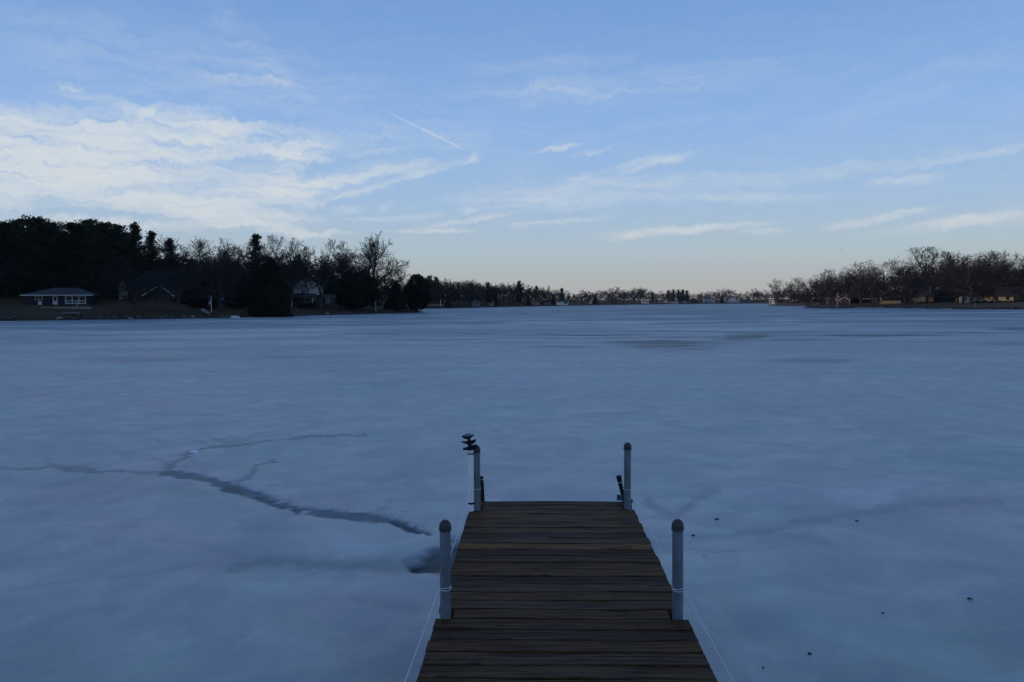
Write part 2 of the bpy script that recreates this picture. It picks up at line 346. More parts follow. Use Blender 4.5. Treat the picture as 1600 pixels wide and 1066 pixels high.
# hairline fractures round the main cracks
hr = random.Random(21)
for k in range(34):
    if k < 22: bx_, by_ = hr.choice([(262, 738), (300, 743), (360, 762), (400, 774), (440, 788), (520, 803), (600, 815), (640, 826), (305, 703), (110, 735), (180, 738), (400, 690)])
    else: bx_, by_ = hr.choice([(420, 880), (540, 884), (640, 882), (1040, 800), (1180, 833), (1300, 808), (1060, 860)])
    bx_ += hr.uniform(-25, 25); by_ += hr.uniform(-5, 5); an = hr.uniform(0, 6.28); pts = [(bx_, by_, 1.6)]
    for j in range(5):
        an += hr.uniform(-.6, .6); bx_ += math.cos(an) * hr.uniform(9, 22); by_ += math.sin(an) * hr.uniform(2, 6); pts.append((bx_, by_, max(.5, 1.4 - .2 * j)))
    crack = np.maximum(crack, band(pts, hr.uniform(.16, .4), 1.0, .6))
def blob(px, py, rx, ry, amp):
    global crack
    wx_, wy_ = (wx, wy) if rx < 40 else (wX, wY)
    x = ipx + wx_ * rx * (1.2 if rx < 40 else 1.6); y = ipy + wy_ * ry * (3 if rx < 40 else 7)
    d = np.hypot((x - px) / rx, (y - py) / ry); t = np.clip(1.3 - d, 0, 1); t = t * t * (3 - 2 * t)
    return t * amp
for bl in [(1560, 965, 170, 70, .16), (600, 990, 110, 55, .16), (1380, 1040, 200, 40, .10), (40, 1040, 150, 50, .10), (1130, 950, 90, 60, .08), (230, 770, 160, 14, .08), (1500, 700, 120, 30, .06), (700, 610, 180, 12, .07),  # wide faint blobs: near-corner shade painted into the crack mask, with ice mottling
           (1130, 519, 250, 1.1, .6), (900, 524, 170, 1.1, .5), (1380, 526, 190, 1.6, .55), (1050, 536, 110, 3, .5), (700, 531, 120, 1.2, .4), (1250, 534, 90, 2, .35), (1500, 520, 110, 1.5, .4), (870, 543, 70, 1.6, .5), (1040, 540, 75, 5, .5), (1165, 530, 62, 5, .55), (1030, 528, 180, 2, .4), (1430, 528, 120, 4, .45), (1360, 526, 60, 3, .3), (1130, 520, 220, 1.5, .4), (1590, 511, 70, 4, .45),
           (1240, 556, 90, 4, .28), (900, 529, 130, 3, .32), (560, 523, 90, 1.6, .35), (700, 521, 80, 1.4, .3), (1580, 540, 60, 3, .3), (240, 556, 120, 4, .2), (470, 557, 60, 3, .25), (640, 540, 90, 2, .25),
           (760, 508, 160, 1.6, .3), (420, 508, 200, 1.6, .2), (1180, 508, 130, 1.5, .3), (60, 525, 120, 2, .15), (950, 505, 60, 1.5, .3)]:
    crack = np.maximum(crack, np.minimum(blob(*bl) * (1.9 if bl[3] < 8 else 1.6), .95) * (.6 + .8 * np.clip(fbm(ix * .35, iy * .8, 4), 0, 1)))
for bl in [(475, 799, 16, 3, .8), (450, 793, 9, 2, .6), (436, 783, 12, 2.2, .45), (412, 784, 8, 2, .4), (662, 835, 6, 2, .5), (605, 814, 10, 3, .4), (563, 816, 10, 2, .3), (750, 548, 18, 1.3, .5), (822, 548, 14, 1.3, .5),
           (303, 707, 3, 1.2, 1), (460, 883, 16, 2, .35), (1135, 800, 22, 2, .3), (668, 892, 9, 2.5, .8), (690, 853, 9, 1.2, .6), (1040, 820, 16, 3, .3), (1055, 838, 26, 2, .3), (2, 784, 4, 1.5, .6), (395, 947, 16, 1.4, .3), (580, 505, 130, 1.2, .25),
           (1020, 503, 60, 1, .4), (1330, 500, 150, 1.2, .3), (520, 842, 150, 16, .10), (1150, 768, 120, 16, .09), (1340, 765, 150, 24, .10), (450, 905, 170, 18, .09), (230, 562, 260, 11, .13), (420, 524, 180, 5, .12), (120, 640, 160, 20, .07), (900, 600, 200, 12, .08), (1080, 830, 90, 12, .08), (350, 1000, 150, 30, .06)]:
    v = blob(*bl); k = np.clip((fine - .38) * 5, 0, 1) if bl[2] < 40 else 1
    frost = np.maximum(frost, v * k)
main = band([(262, 738, 4), (300, 743, 5), (330, 750, 6), (360, 762, 8), (400, 774, 6), (440, 788, 6), (470, 799, 6), (520, 803, 6), (560, 808, 7), (600, 815, 7), (632, 824, 6), (664, 837, 3)], .9, .42)
edge = np.clip((main - .2) * (.66 - main) * 22, 0, 1) * (ix > -14) * (iy < 20) * np.clip((fbm(ix * 7 + 3, iy * 7, 3) - .55) * 9, 0, 1)
frost = np.maximum(frost, edge * .6)
iz = -crack * .022 * (ix > -14) * (iy < 25) - deep * .05 + frost * .012
na, nr = IX.shape; idx = np.arange(na * nr).reshape(na, nr)
quads = np.stack([idx[:-1, :-1], idx[1:, :-1], idx[1:, 1:], idx[:-1, 1:]], -1).reshape(-1, 4)
ice_me = mesh_np('ice', np.stack([ix, iy, iz], 1), quads, True)
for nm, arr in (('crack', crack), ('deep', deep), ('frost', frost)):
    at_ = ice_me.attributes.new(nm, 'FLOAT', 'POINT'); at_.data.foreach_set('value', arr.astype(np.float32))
m_ice = bpy.data.materials.new('lake_ice'); m_ice.use_nodes = True
q = NB(m_ice.node_tree); bs = m_ice.node_tree.nodes['Principled BSDF']; g = q.n('ShaderNodeNewGeometry'); pos = g.outputs['Position']
def attr(nm): a = q.n('ShaderNodeAttribute'); a.attribute_name = nm; return a.outputs['Fac']
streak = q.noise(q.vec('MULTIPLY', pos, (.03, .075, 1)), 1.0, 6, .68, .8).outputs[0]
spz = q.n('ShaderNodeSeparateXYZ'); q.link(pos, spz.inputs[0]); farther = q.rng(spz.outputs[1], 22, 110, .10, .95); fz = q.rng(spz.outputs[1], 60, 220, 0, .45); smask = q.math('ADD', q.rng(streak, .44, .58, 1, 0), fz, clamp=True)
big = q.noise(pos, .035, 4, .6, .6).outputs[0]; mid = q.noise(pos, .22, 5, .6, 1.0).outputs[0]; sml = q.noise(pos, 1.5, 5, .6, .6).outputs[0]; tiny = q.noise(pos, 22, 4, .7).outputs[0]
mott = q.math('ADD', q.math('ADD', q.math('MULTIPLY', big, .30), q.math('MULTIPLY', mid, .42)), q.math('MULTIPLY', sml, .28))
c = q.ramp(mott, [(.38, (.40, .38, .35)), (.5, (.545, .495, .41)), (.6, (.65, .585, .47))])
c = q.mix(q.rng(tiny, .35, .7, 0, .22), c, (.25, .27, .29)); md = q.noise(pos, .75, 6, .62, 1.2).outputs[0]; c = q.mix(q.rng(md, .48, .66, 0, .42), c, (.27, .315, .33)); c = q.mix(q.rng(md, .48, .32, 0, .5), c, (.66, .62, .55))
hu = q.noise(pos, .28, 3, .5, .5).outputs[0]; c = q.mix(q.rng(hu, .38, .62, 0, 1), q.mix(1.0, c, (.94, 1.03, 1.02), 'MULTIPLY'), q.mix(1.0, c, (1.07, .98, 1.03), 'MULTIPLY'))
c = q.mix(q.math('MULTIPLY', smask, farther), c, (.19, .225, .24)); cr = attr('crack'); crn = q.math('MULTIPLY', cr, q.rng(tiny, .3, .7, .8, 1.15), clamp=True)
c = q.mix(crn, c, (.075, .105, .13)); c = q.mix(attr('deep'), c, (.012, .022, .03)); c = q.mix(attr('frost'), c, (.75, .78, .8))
q.link(c, bs.inputs['Base Color'])
rg = q.rng(mid, .35, .65, .47, .56); rg = q.math('SUBTRACT', rg, q.math('MULTIPLY', cr, .1)); q.link(rg, bs.inputs['Roughness'])
bs.inputs['IOR'].default_value = 1.31; sk_ = q.math('SUBTRACT', 1, q.math('MULTIPLY', q.math('MULTIPLY', smask, farther), .85)); q.link(q.math('MULTIPLY', q.math('MULTIPLY', sk_, 1.0), q.math('SUBTRACT', 1, q.math('MULTIPLY', cr, .9))), bs.inputs['Specular IOR Level'])
bp = q.n('ShaderNodeBump'); bp.inputs['Strength'].default_value = .25; bp.inputs['Distance'].default_value = .02
hh = q.math('ADD', q.math('MULTIPLY', tiny, .25), sml); q.link(hh, bp.inputs['Height']); q.link(bp.outputs[0], bs.inputs['Normal'])
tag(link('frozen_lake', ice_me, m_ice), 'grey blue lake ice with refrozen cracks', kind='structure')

# ------------------------------------------------------------------ materials
M = {}
M['bark'] = material('bark', (.055, .045, .038), .9, .15, scale=2, vary=.35)
M['twig'] = material('twig', (.031, .027, .026), .9, .1, scale=1, vary=.3, per_object=.3)
M['pine'] = material('pine_needles', (.018, .026, .012), .9, .12, scale=.8, vary=.45, per_object=.3)
M['cedar'] = material('cedar_foliage', (.012, .018, .009), .95, .1, scale=.9, vary=.45)
M['dryleaf'] = material('dry_leaves', (.11, .042, .018), .9, .1, scale=1.2, vary=.4)
M['wood_under'] = material('damp_timber', (.03, .022, .017), .85, .2, scale=3, vary=.3, stretch=(1, 6, 6))
M['galv'] = material('galvanised_pipe', (.15, .17, .195), .55, .4, .3, scale=11, vary=.38, bump=.15, stretch=(1, 1, .3))
M['cap'] = material('dark_plastic_cap', (.04, .038, .038), .55, .4, scale=8, vary=.2)
M['pvc'] = material('white_pipe_plastic', (.82, .78, .76), .4, .5, scale=6, vary=.08)
M['black'] = material('black_plastic', (.008, .009, .012), .6, .25, scale=8, vary=.2)
M['grey_dome'] = material('weathered_grey_plastic', (.13, .14, .14), .5, .4, scale=8, vary=.15)
M['rope'] = material('white_cord', (.68, .66, .64), .8, .2, scale=60, vary=.15)
M['navy'] = material('navy_siding', (.011, .016, .022), .7, .3, scale=2, vary=.15, stretch=(.1, .1, 4))
M['white'] = material('white_trim', (.5, .49, .46), .6, .3, scale=3, vary=.08)
M['dimwhite'] = material('weathered_white_siding', (.5, .49, .48), .7, .3, scale=2, vary=.1, stretch=(.1, .1, 5))
M['glass'] = material('window_glass', (.006, .008, .01), .12, .5, scale=1, vary=.2)
M['paleglass'] = material('curtained_glass', (.17, .2, .19), .2, .5, scale=1, vary=.2)
M['shingle_grey'] = material('grey_shingles', (.052, .056, .054), .9, .15, scale=3, vary=.25, stretch=(1, 1, 3))
M['shingle_dark'] = material('charcoal_shingles', (.022, .021, .023), .9, .12, scale=3, vary=.25)
M['shingle_brown'] = material('brown_shingles', (.075, .033, .025), .9, .12, scale=2.5, vary=.3)
M['brown_wall'] = material('brown_siding', (.045, .032, .026), .8, .2, scale=2, vary=.2)
M['rust_wall'] = material('reddish_wood_siding', (.085, .05, .034), .8, .2, scale=2, vary=.25, stretch=(4, 1, .3))
M['tan'] = material('tan_brick', (.33, .25, .16), .85, .15, scale=5, vary=.15)
M['orange_brick'] = material('orange_brick', (.24, .16, .105), .85, .15, scale=5, vary=.2)
M['yellow'] = material('pale_yellow_wall', (.66, .50, .26), .8, .2, scale=3, vary=.1)
M['stone'] = material('pale_stone', (.26, .23, .19), .9, .15, scale=2, vary=.3)
M['cream'] = material('cream_siding', (.55, .53, .47), .8, .2, scale=2, vary=.1)
M['blue_grey'] = material('blue_grey_siding', (.13, .14, .15), .8, .2, scale=2, vary=.15)
M['grey_wood'] = material('grey_weathered_wood', (.16, .15, .14), .9, .15, scale=3, vary=.3)
M['sand_wood'] = material('sandy_boards', (.34, .26, .18), .9, .15, scale=3, vary=.2)
M['rock'] = material('shore_rock', (.07, .062, .052), .9, .15, scale=2, vary=.4, per_object=.6)
M['snow'] = material('crusted_snow', (.8, .82, .85), .7, .2, scale=20, vary=.05)
M['flag_red'] = material('faded_red_cloth', (.22, .05, .06), .9, .1, vary=.2); M['flag_white'] = material('faded_white_cloth', (.5, .48, .48), .9, .1, vary=.1); M['flag_blue'] = material('dark_blue_cloth', (.03, .04, .12), .9, .1, vary=.1)
M['leaf'] = material('wet_dead_leaf', (.025, .018, .015), .8, .2, scale=30, vary=.4)

# deck boards: colour comes from each board's own object colour
m_pl = bpy.data.materials.new('deck_board'); m_pl.use_nodes = True; q = NB(m_pl.node_tree); bs = m_pl.node_tree.nodes['Principled BSDF']
tc = q.n('ShaderNodeTexCoord'); oi = q.n('ShaderNodeObjectInfo')
off = q.n('ShaderNodeCombineXYZ'); q.link(q.math('MULTIPLY', oi.outputs['Random'], 57.0), off.inputs[0]); q.link(q.math('MULTIPLY', oi.outputs['Random'], 23.0), off.inputs[1])
pp = q.vec('ADD', tc.outputs['Object'], off.outputs[0])
gr = q.noise(q.vec('MULTIPLY', pp, (2.2, 60, 30)), 1.0, 7, .72, .5).outputs[0]
gr2 = q.noise(q.vec('MULTIPLY', pp, (3.5, 70, 40)), 1.0, 5, .75).outputs[0]
pt = q.noise(q.vec('MULTIPLY', pp, (3.0, 14, 8)), 1.0, 6, .65, 1.0).outputs[0]
c = q.mix(q.rng(gr, .36, .64, 0, 1), q.mix(1.0, oi.outputs['Color'], (.28, .27, .26), 'MULTIPLY'), q.mix(1.0, oi.outputs['Color'], (1.75, 1.75, 1.75), 'MULTIPLY'))
c = q.mix(q.rng(pt, .5, .8, 0, .55), c, (.075, .05, .035))
c = q.mix(q.rng(gr2, .54, .66, 0, .85), c, (.007, .005, .004))
kn = q.n('ShaderNodeTexVoronoi'); kn.inputs['Scale'].default_value = 1.0; q.link(q.vec('MULTIPLY', pp, (3.2, 9, 5)), kn.inputs['Vector'])
c = q.mix(q.rng(kn.outputs['Distance'], .16, .06, 0, .8), c, (.014, .010, .008))
q.link(c, bs.inputs['Base Color']); bs.inputs['Roughness'].default_value = .62; bs.inputs['Specular IOR Level'].default_value = .07
q.link(q.rng(gr, .3, .7, .75, .5), bs.inputs['Roughness'])
bp = q.n('ShaderNodeBump'); bp.inputs['Strength'].default_value = .6; bp.inputs['Distance'].default_value = .006
q.link(q.math('SUBTRACT', gr, q.math('MULTIPLY', q.rng(gr2, .55, .75), .8)), bp.inputs['Height']); q.link(bp.outputs[0], bs.inputs['Normal'])

# ------------------------------------------------------------------ dock
DECK = 1.0
pL = on_z(680.5, 967, DECK); pR = on_z(1075, 967, DECK)
vd = ray(832, 474); D = Vector((vd.x, vd.y, 0)).normalized(); Sv = Vector((D.y, -D.x, 0))
width = (pR - pL).dot(Sv); half = width / 2
mid_ = (pL + pR) / 2; dock_rz = -math.atan2(D.x, D.y)
dock = thing('dock', 'weathered brown plank dock on galvanised pipe posts running out over the ice', 'dock', (mid_.x, mid_.y, 0), dock_rz)
def dloc(px, py, z=DECK):        # position in the dock's own axes
    p = on_z(px, py, z) - Vector((mid_.x, mid_.y, 0)); return (p.dot(Sv), p.dot(D))
endy = dloc(860, 783)[1]; PW_ = endy / 19.0
GR, BR, TN, OR, DK = (.080, .042, .021), (.090, .042, .017), (.115, .053, .021), (.17, .074, .026), (.052, .029, .017)
cols_far = [TN, GR, BR, BR, GR, BR, BR, TN, BR, GR, GR, OR, DK, BR, TN, BR, GR, BR, GR]  # reordered below
order_far_to_near = [GR, BR, BR, TN, GR, BR, TN, DK, GR, OR, DK, BR, TN, BR, DK, GR, BR, GR, TN]
near_cols = [BR, DK, BR, GR, GR, BR, DK, BR, GR, TN]
boards = []
for k in range(19): boards.append((endy - (k + .5) * PW_, order_far_to_near[k], k))
k = 0; y = 0.0
while y > -8.6:
    boards.append((y - PW_ * .5 - .004, near_cols[k % len(near_cols)], 100 + k)); y -= PW_ * 1.01; k += 1
POST_R = .031
def post_x(px, py): return dloc(px, py)[0]
posts = [(dloc(695.5, 967)), (dloc(1060, 967)), (dloc(745.5, 797)), (dloc(980.5, 792))]
rowy_near = boards[18][0]; rowy_far = boards[1][0]
def board_mesh(x0, x1, w, seed):
    r_ = random.Random(seed); n = 14; vs = []; fs = []
    t = .038
    ph = r_.random() * 9
    for i in range(n + 1):
        x = x0 + (x1 - x0) * i / n
        e0 = -w / 2 + .0016 * math.sin(ph + i * 1.3) + r_.uniform(-.0012, .0012); e1 = w / 2 + .0016 * math.sin(ph * 2 + i * 1.7) + r_.uniform(-.0012, .0012)
        z = .0022 * math.sin(ph + i * .55) ; cup = .0025
        bv = .004
        for (yy, zz) in ((e0, -t), (e0, -bv), (e0 + bv, 0), (0, -cup), (e1 - bv, 0), (e1, -bv), (e1, -t)): vs.append((x, yy, z + zz))
    for i in range(n):
        for j in range(6): a = i * 7 + j; fs.append((a, a + 7, a + 8, a + 1))
        fs.append((i * 7 + 6, i * 7 + 13, i * 7 + 7, i * 7))
    fs.append(tuple(range(0, 7))); fs.append(tuple(n * 7 + j for j in range(6, -1, -1)))
    me = bpy.data.meshes.new('plank'); me.from_pydata(vs, [], [tuple(reversed(f_)) for f_ in fs]); me.update(); return me
rb = random.Random(3)
for yb, colr, k in boards:
    x0 = -half + rb.uniform(-.003, .006); x1 = half + rb.uniform(-.006, .003)
    if k == 18 or k == 1:
        pl, pr = (posts[0], posts[1]) if k == 18 else (posts[2], posts[3])
        x0 = pl[0] + POST_R + .012; x1 = pr[0] - POST_R - .012
    gap = .008 + rb.random() * .007
    o = link('plank', board_mesh(x0, x1, PW_ - gap, 40 + k), m_pl, dock, (0, yb, DECK + rb.uniform(-.0025, .0025)), (0, 0, R(rb.uniform(-.12, .12))))
    j = rb.uniform(.8, 1.2); o.color = (colr[0] * j, colr[1] * j, colr[2] * j, 1)
# two short board ends beside the near posts
for sgn, pp_ in ((-1, posts[0]), (1, posts[1])):
    a, b_ = sorted((sgn * (half - .005), pp_[0] + sgn * (POST_R + .03)))
    if b_ - a > .02:
        o = MB().box(a, -.02, -.02, b_, .02, .02).build('board_end', M['wood_under'], dock, loc=(0, boards[18][0] + PW_ * .2, DECK - .03))
# frame under the boards
for sgn in (-1, 1):
    MB().box(sgn * (half - .035) - .019, -8.5, DECK - .20, sgn * (half - .035) + .019, -.01, DECK - .045).build('side_rail', M['wood_under'], dock)
    MB().box(sgn * (half - .035) - .019, .01, DECK - .20, sgn * (half - .035) + .019, endy - .01, DECK - .045).build('side_rail', M['wood_under'], dock)
for yy in (endy - .06, endy - 1.3, .05, -.09, -2.6, -5.2, -7.8):
    MB().box(-half + .06, yy, DECK - .19, half - .06, yy + .038, DECK - .05).build('cross_beam', M['wood_under'], dock)
def cap_prof(r): return [(r * 1.02, 0), (r * 1.16, .004), (r * 1.18, .014), (r * 1.10, .016), (r * 1.12, .03), (r * 1.02, .042), (r * .8, .054), (r * .45, .062), (r * .1, .064)]
post_specs = [(posts[0], .565, 813), (posts[1], .565, 813), (posts[2], .562, 697), (posts[3], .565, 691), ((posts[0][0], posts[0][1] - 3.6), .5, 0), ((posts[1][0], posts[1][1] - 3.6), .5, 0)]
pobjs = []
for (x_, y_), hgt, _ in post_specs:
    lean_ = (R(rb.uniform(-.5, .5)), R(rb.uniform(-.5, .5)), 0)
    o = MB().lathe([(POST_R, -1.5), (POST_R, DECK - .2), (POST_R, DECK + hgt - .05)], 24).build('post', M['galv'], dock, True, loc=(x_ - lean_[1] * DECK, y_ + .02 + lean_[0] * DECK, 0), rot=lean_)
    MB().lathe(cap_prof(POST_R), 24, (0, 0, DECK + hgt - .062)).build('cap', M['cap'], o, True)
    MB().lathe([(POST_R + .012, DECK - .22), (POST_R + .014, DECK - .21), (POST_R + .014, DECK - .08), (POST_R + .012, DECK - .07)], 20).build('bracket', M['galv'], o, True)
    pobjs.append(o)
# stub stakes beyond the end of the deck
xs_l = dloc(753, 785)[0]; xs_r = dloc(973, 785)[0]
MB().tube([(xs_l - .01, endy + .05, .2), (xs_l, endy + .05, DECK), (xs_l - .01, endy + .05, DECK + .215)], [.022, .02, .018], 10).build('end_stake', M['wood_under'], dock, True)
MB().tube([(xs_r + .10, endy + .05, .2), (xs_r + .022, endy + .05, DECK), (xs_r - .012, endy + .05, DECK + .15), (xs_r - .026, endy + .05, DECK + .22)], [.016, .016, .02, .026], 10).build('end_stake', M['black'], dock, True)
MB().tube([(xs_l, endy + .022, DECK + .188), (xs_l, endy + .02, DECK + .19), (xs_l - .005, endy + .025, DECK + .193)], [.004, .004, .004], 6).build('cord_knot', M['rope'], dock)

# white plastic pipe strapped to the far left post, three tilted discs on top
wp = dloc(736.5, 798); zt = .545
wt = thing('marker_pipe', 'white plastic pipe strapped to the far left dock post, topped by three tilted dark discs', 'marker', (0, 0, 0))
wt.parent = None
wl = Vector((mid_.x, mid_.y, 0)) + Sv * (wp[0] - .002) + D * (wp[1] + .015); wt.location = (wl.x, wl.y, DECK); wt.rotation_euler = (0, 0, dock_rz)
MB().lathe([(.027, -.6), (.027, zt - .02), (.021, zt - .005), (.020, zt - .004)], 20).build('pipe', M['pvc'], wt, True)
MB().lathe([(.0285, zt - .055), (.0292, zt - .05), (.0292, zt - .045), (.0285, zt - .04)], 20).build('strap', M['grey_dome'], wt, True)
MB().lathe([(.0285, .055), (.0292, .06), (.0292, .068), (.0285, .072)], 20).build('strap', M['black'], wt, True)
MB().tube([(.003, 0, zt - .05), (.0, 0, zt - .01), (-.01, 0, zt + .03), (-.016, 0, zt + .09)], [.0215, .021, .016, .014], 12).build('stem', M['black'], wt, True)
def disc(cx, cz, rx, tilt, th, skew):
    m = MB(); n = 26; prof = [(0.02, -th * .9), (.5, -th * .8), (.85, -th * .35), (1.0, 0), (.85, th * .45), (.5, th * .8), (.02, th)]
    m.lathe(prof, n)
    m.v = [(x * rx, y * rx * .8, z + .012 * math.sin(2.2 * math.atan2(y, x) + skew) * (x * x + y * y)) for x, y, z in m.v]
    return m.build('disc', M['black'], wt, True, loc=(cx, 0, cz), rot=(R(6), R(tilt), 0))
disc(-.006, zt + .000, .066, -13, .017, .4); disc(-.014, zt + .052, .066, -9, .009, 1.2)
dtop = disc(-.020, zt + .100, .058, -8, .011, 2.0)
MB().lathe([(.036, 0), (.033, .009), (.022, .016), (.008, .019), (.002, .0195)], 22).build('dome', M['grey_dome'], wt, True, loc=(-.022, 0, zt + .107))

# cords
def dw(x, y, z): v = Vector((mid_.x, mid_.y, 0)) + Sv * x + D * y; return (v.x, v.y, z)
def wrap_ring(m, x, y, z, r, turns=1):
    for t in range(turns):
        pts = [dw(x + math.cos(a) * r, y + math.sin(a) * r, z + t * .009 + .004 * math.sin(a + t * 2)) for a in [2 * math.pi * i / 18 for i in range(19)]]
        m.tube(pts, .0022, 5)
    return m
def cord(label, x, y0, y1, z0, z1, xo=0):
    n = 14
    pts = []
    for i in range(n + 1):
        t = i / n; sag = -.02 * math.sin(math.pi * t); pts.append(dw(x + xo * t, y0 + (y1 - y0) * t, z0 + (z1 - z0) * t + sag))
    return pts
py_ = posts[0][1] + .02
zl = DECK + .17
rl = MB(); xl = posts[0][0] - POST_R - .003
wrap_ring(rl, posts[0][0], py_, zl, POST_R + .003, 2); wrap_ring(rl, posts[2][0], posts[2][1] + .02, DECK + .185, POST_R + .003, 1)
rl.tube(cord('', xl, posts[2][1], py_, DECK + .185, zl), .0024, 5)
rl.tube(cord('', xl, py_, py_ - 3.6, zl, zl - .12, -.12), .0024, 5)
tag(rl.build('cord', M['rope']), 'thin white cord strung between the left dock posts', 'cord', 'white cords strung along the dock')
rr = MB(); xr = posts[1][0] + POST_R + .003
wrap_ring(rr, posts[1][0], py_, zl, POST_R + .003, 2); wrap_ring(rr, posts[3][0], posts[3][1] + .02, DECK + .155, POST_R + .003, 1)
rr.tube(cord('', xr, posts[3][1], py_, DECK + .155, zl), .0024, 5)
rr.tube(cord('', xr, py_, py_ - 3.6, zl, zl - .01, .03), .0024, 5)
sxr = xs_r - .02
wrap_ring(rr, sxr, endy + .05, DECK + .165, .024, 1)
tag(rr.build('cord', M['rope']), 'thin white cord strung between the right dock posts and looped round a stake', 'cord', 'white cords strung along the dock')
# bundled blue-grey cord at the foot of the far right post
cb = MB(); ccx, ccy = dloc(968, 782); r_ = random.Random(5)
for t in range(9):
    tl = r_.uniform(-.7, .7); rr_ = r_.uniform(.012, .024); ph = r_.random() * 6
    cb.tube([dw(ccx + math.cos(a + ph) * rr_, ccy + math.sin(a + ph) * rr_ * .7, DECK + .026 + math.sin(a) * rr_ * (.9 - .3 * tl)) for a in [2 * math.pi * i / 12 for i in range(13)]], .005, 6)
tag(cb.build('coiled_rope', material('blue_grey_rope', (.06, .09, .13), .8, .2, scale=40, vary=.3), None, True), 'small dark blue coil of rope at the foot of the far right post', 'rope')
cb = MB(); ccx, ccy = dloc(986.5, 788)
for t in range(4):
    rr_ = .011 + .004 * t
    cb.tube([dw(ccx + math.cos(a) * rr_ * .6, ccy + .02 + math.sin(a) * .01, DECK + .02 + math.sin(a + t) * rr_) for a in [2 * math.pi * i / 10 for i in range(11)]], .0035, 5)
tag(cb.build('rope_knot', M['grey_dome'], None, True), 'grey rope knot on the outer side of the far right post', 'rope')

# ------------------------------------------------------------------ dead leaves, snow lump on the ice
def leaf(px, py, size, label, seed):
    r_ = random.Random(seed); p = on_z(px, py, 0); vs = [(0, 0, .012)]; n = 16
    for i in range(n):
        a = 2 * math.pi * i / n; rad_ = size * .6 * (1.0 if i % 4 == 0 else .72 if i % 2 == 0 else .38) * r_.uniform(.8, 1.2)
        vs.append((math.cos(a) * rad_, math.sin(a) * rad_ * 1.3, .006 + r_.uniform(0, .016)))
    n0 = len(vs); vs += [(v[0], v[1], v[2] - .004) for v in vs[:n0]]
    fs = [(0, 1 + i, 1 + (i + 1) % n) for i in range(n)] + [(n0, n0 + 1 + (i + 1) % n, n0 + 1 + i) for i in range(n)]
    me = bpy.data.meshes.new('dead_leaf'); me.from_pydata(vs, [], fs); me.update()
    o = link('dead_leaf', me, M['leaf'], None, (p.x, p.y, .002), (0, 0, r_.uniform(0, 6)))
    tag(o, label, 'leaf', 'dead leaves frozen on the ice')
leaf(1516, 937.5, .05, 'largest dark dead leaf, lying on the ice far right of the dock', 1)
leaf(1379, 960, .024, 'small dead leaf on the ice, down left of the largest leaf', 2)
leaf(1265, 1024, .033, 'brown starry dead leaf on the ice near the bottom right', 3)
leaf(1193, 1046, .02, 'faint dark leaf lowest on the ice right of the dock', 4)
leaf(1120, 813, .05, 'brown dead leaf on the ice, farther one right of the near right post', 5)
leaf(1083, 838.5, .05, 'dark dead leaf on the ice just right of the near right post', 6)
leaf(1339, 815, .05, 'dark twig-like leaf on the ice along the faint crack at right', 7)
leaf(1128, 573, .13, 'tiny dark leaf on the distant ice beyond the far right post', 8)
m = MB(); m.lathe([(.07, 0), (.06, .02), (.035, .04), (.005, .045)], 9); m.v = [(x * 1.3 * (1 + .3 * math.sin(9 * y)), y, z) for x, y, z in m.v]
p = on_z(303, 707, 0); tag(m.build('snow_lump', M['snow'], None, True, loc=(p.x, p.y, 0)), 'small white lump of snow in the upper left crack', 'snow lump')

# ------------------------------------------------------------------ trees
def tubes_np(p0, p1, r0, r1, n):
    p0 = np.array(p0); p1 = np.array(p1); r0 = np.array(r0)[:, None]; r1 = np.array(r1)[:, None]
    d = p1 - p0; d /= np.linalg.norm(d, axis=1)[:, None] + 1e-9
    ref = np.where(np.abs(d[:, 2:3]) > .9, np.array([[1., 0, 0]]), np.array([[0, 0, 1.]]))
    a = np.cross(d, ref); a /= np.linalg.norm(a, axis=1)[:, None] + 1e-9; c = np.cross(d, a)
    m_ = len(p0); V = np.zeros((m_, 2 * n, 3))
    for k in range(n):
        t = 2 * math.pi * k / n; o = a * math.cos(t) + c * math.sin(t)
        V[:, k] = p0 + o * r0; V[:, n + k] = p1 + o * r1
    Fc = []
    base = (np.arange(m_) * 2 * n)[:, None]
    for k in range(n):
        k2 = (k + 1) % n; Fc.append(base + np.array([[k, k2, n + k2, n + k]]))
    return V.reshape(-1, 3), np.concatenate(Fc)
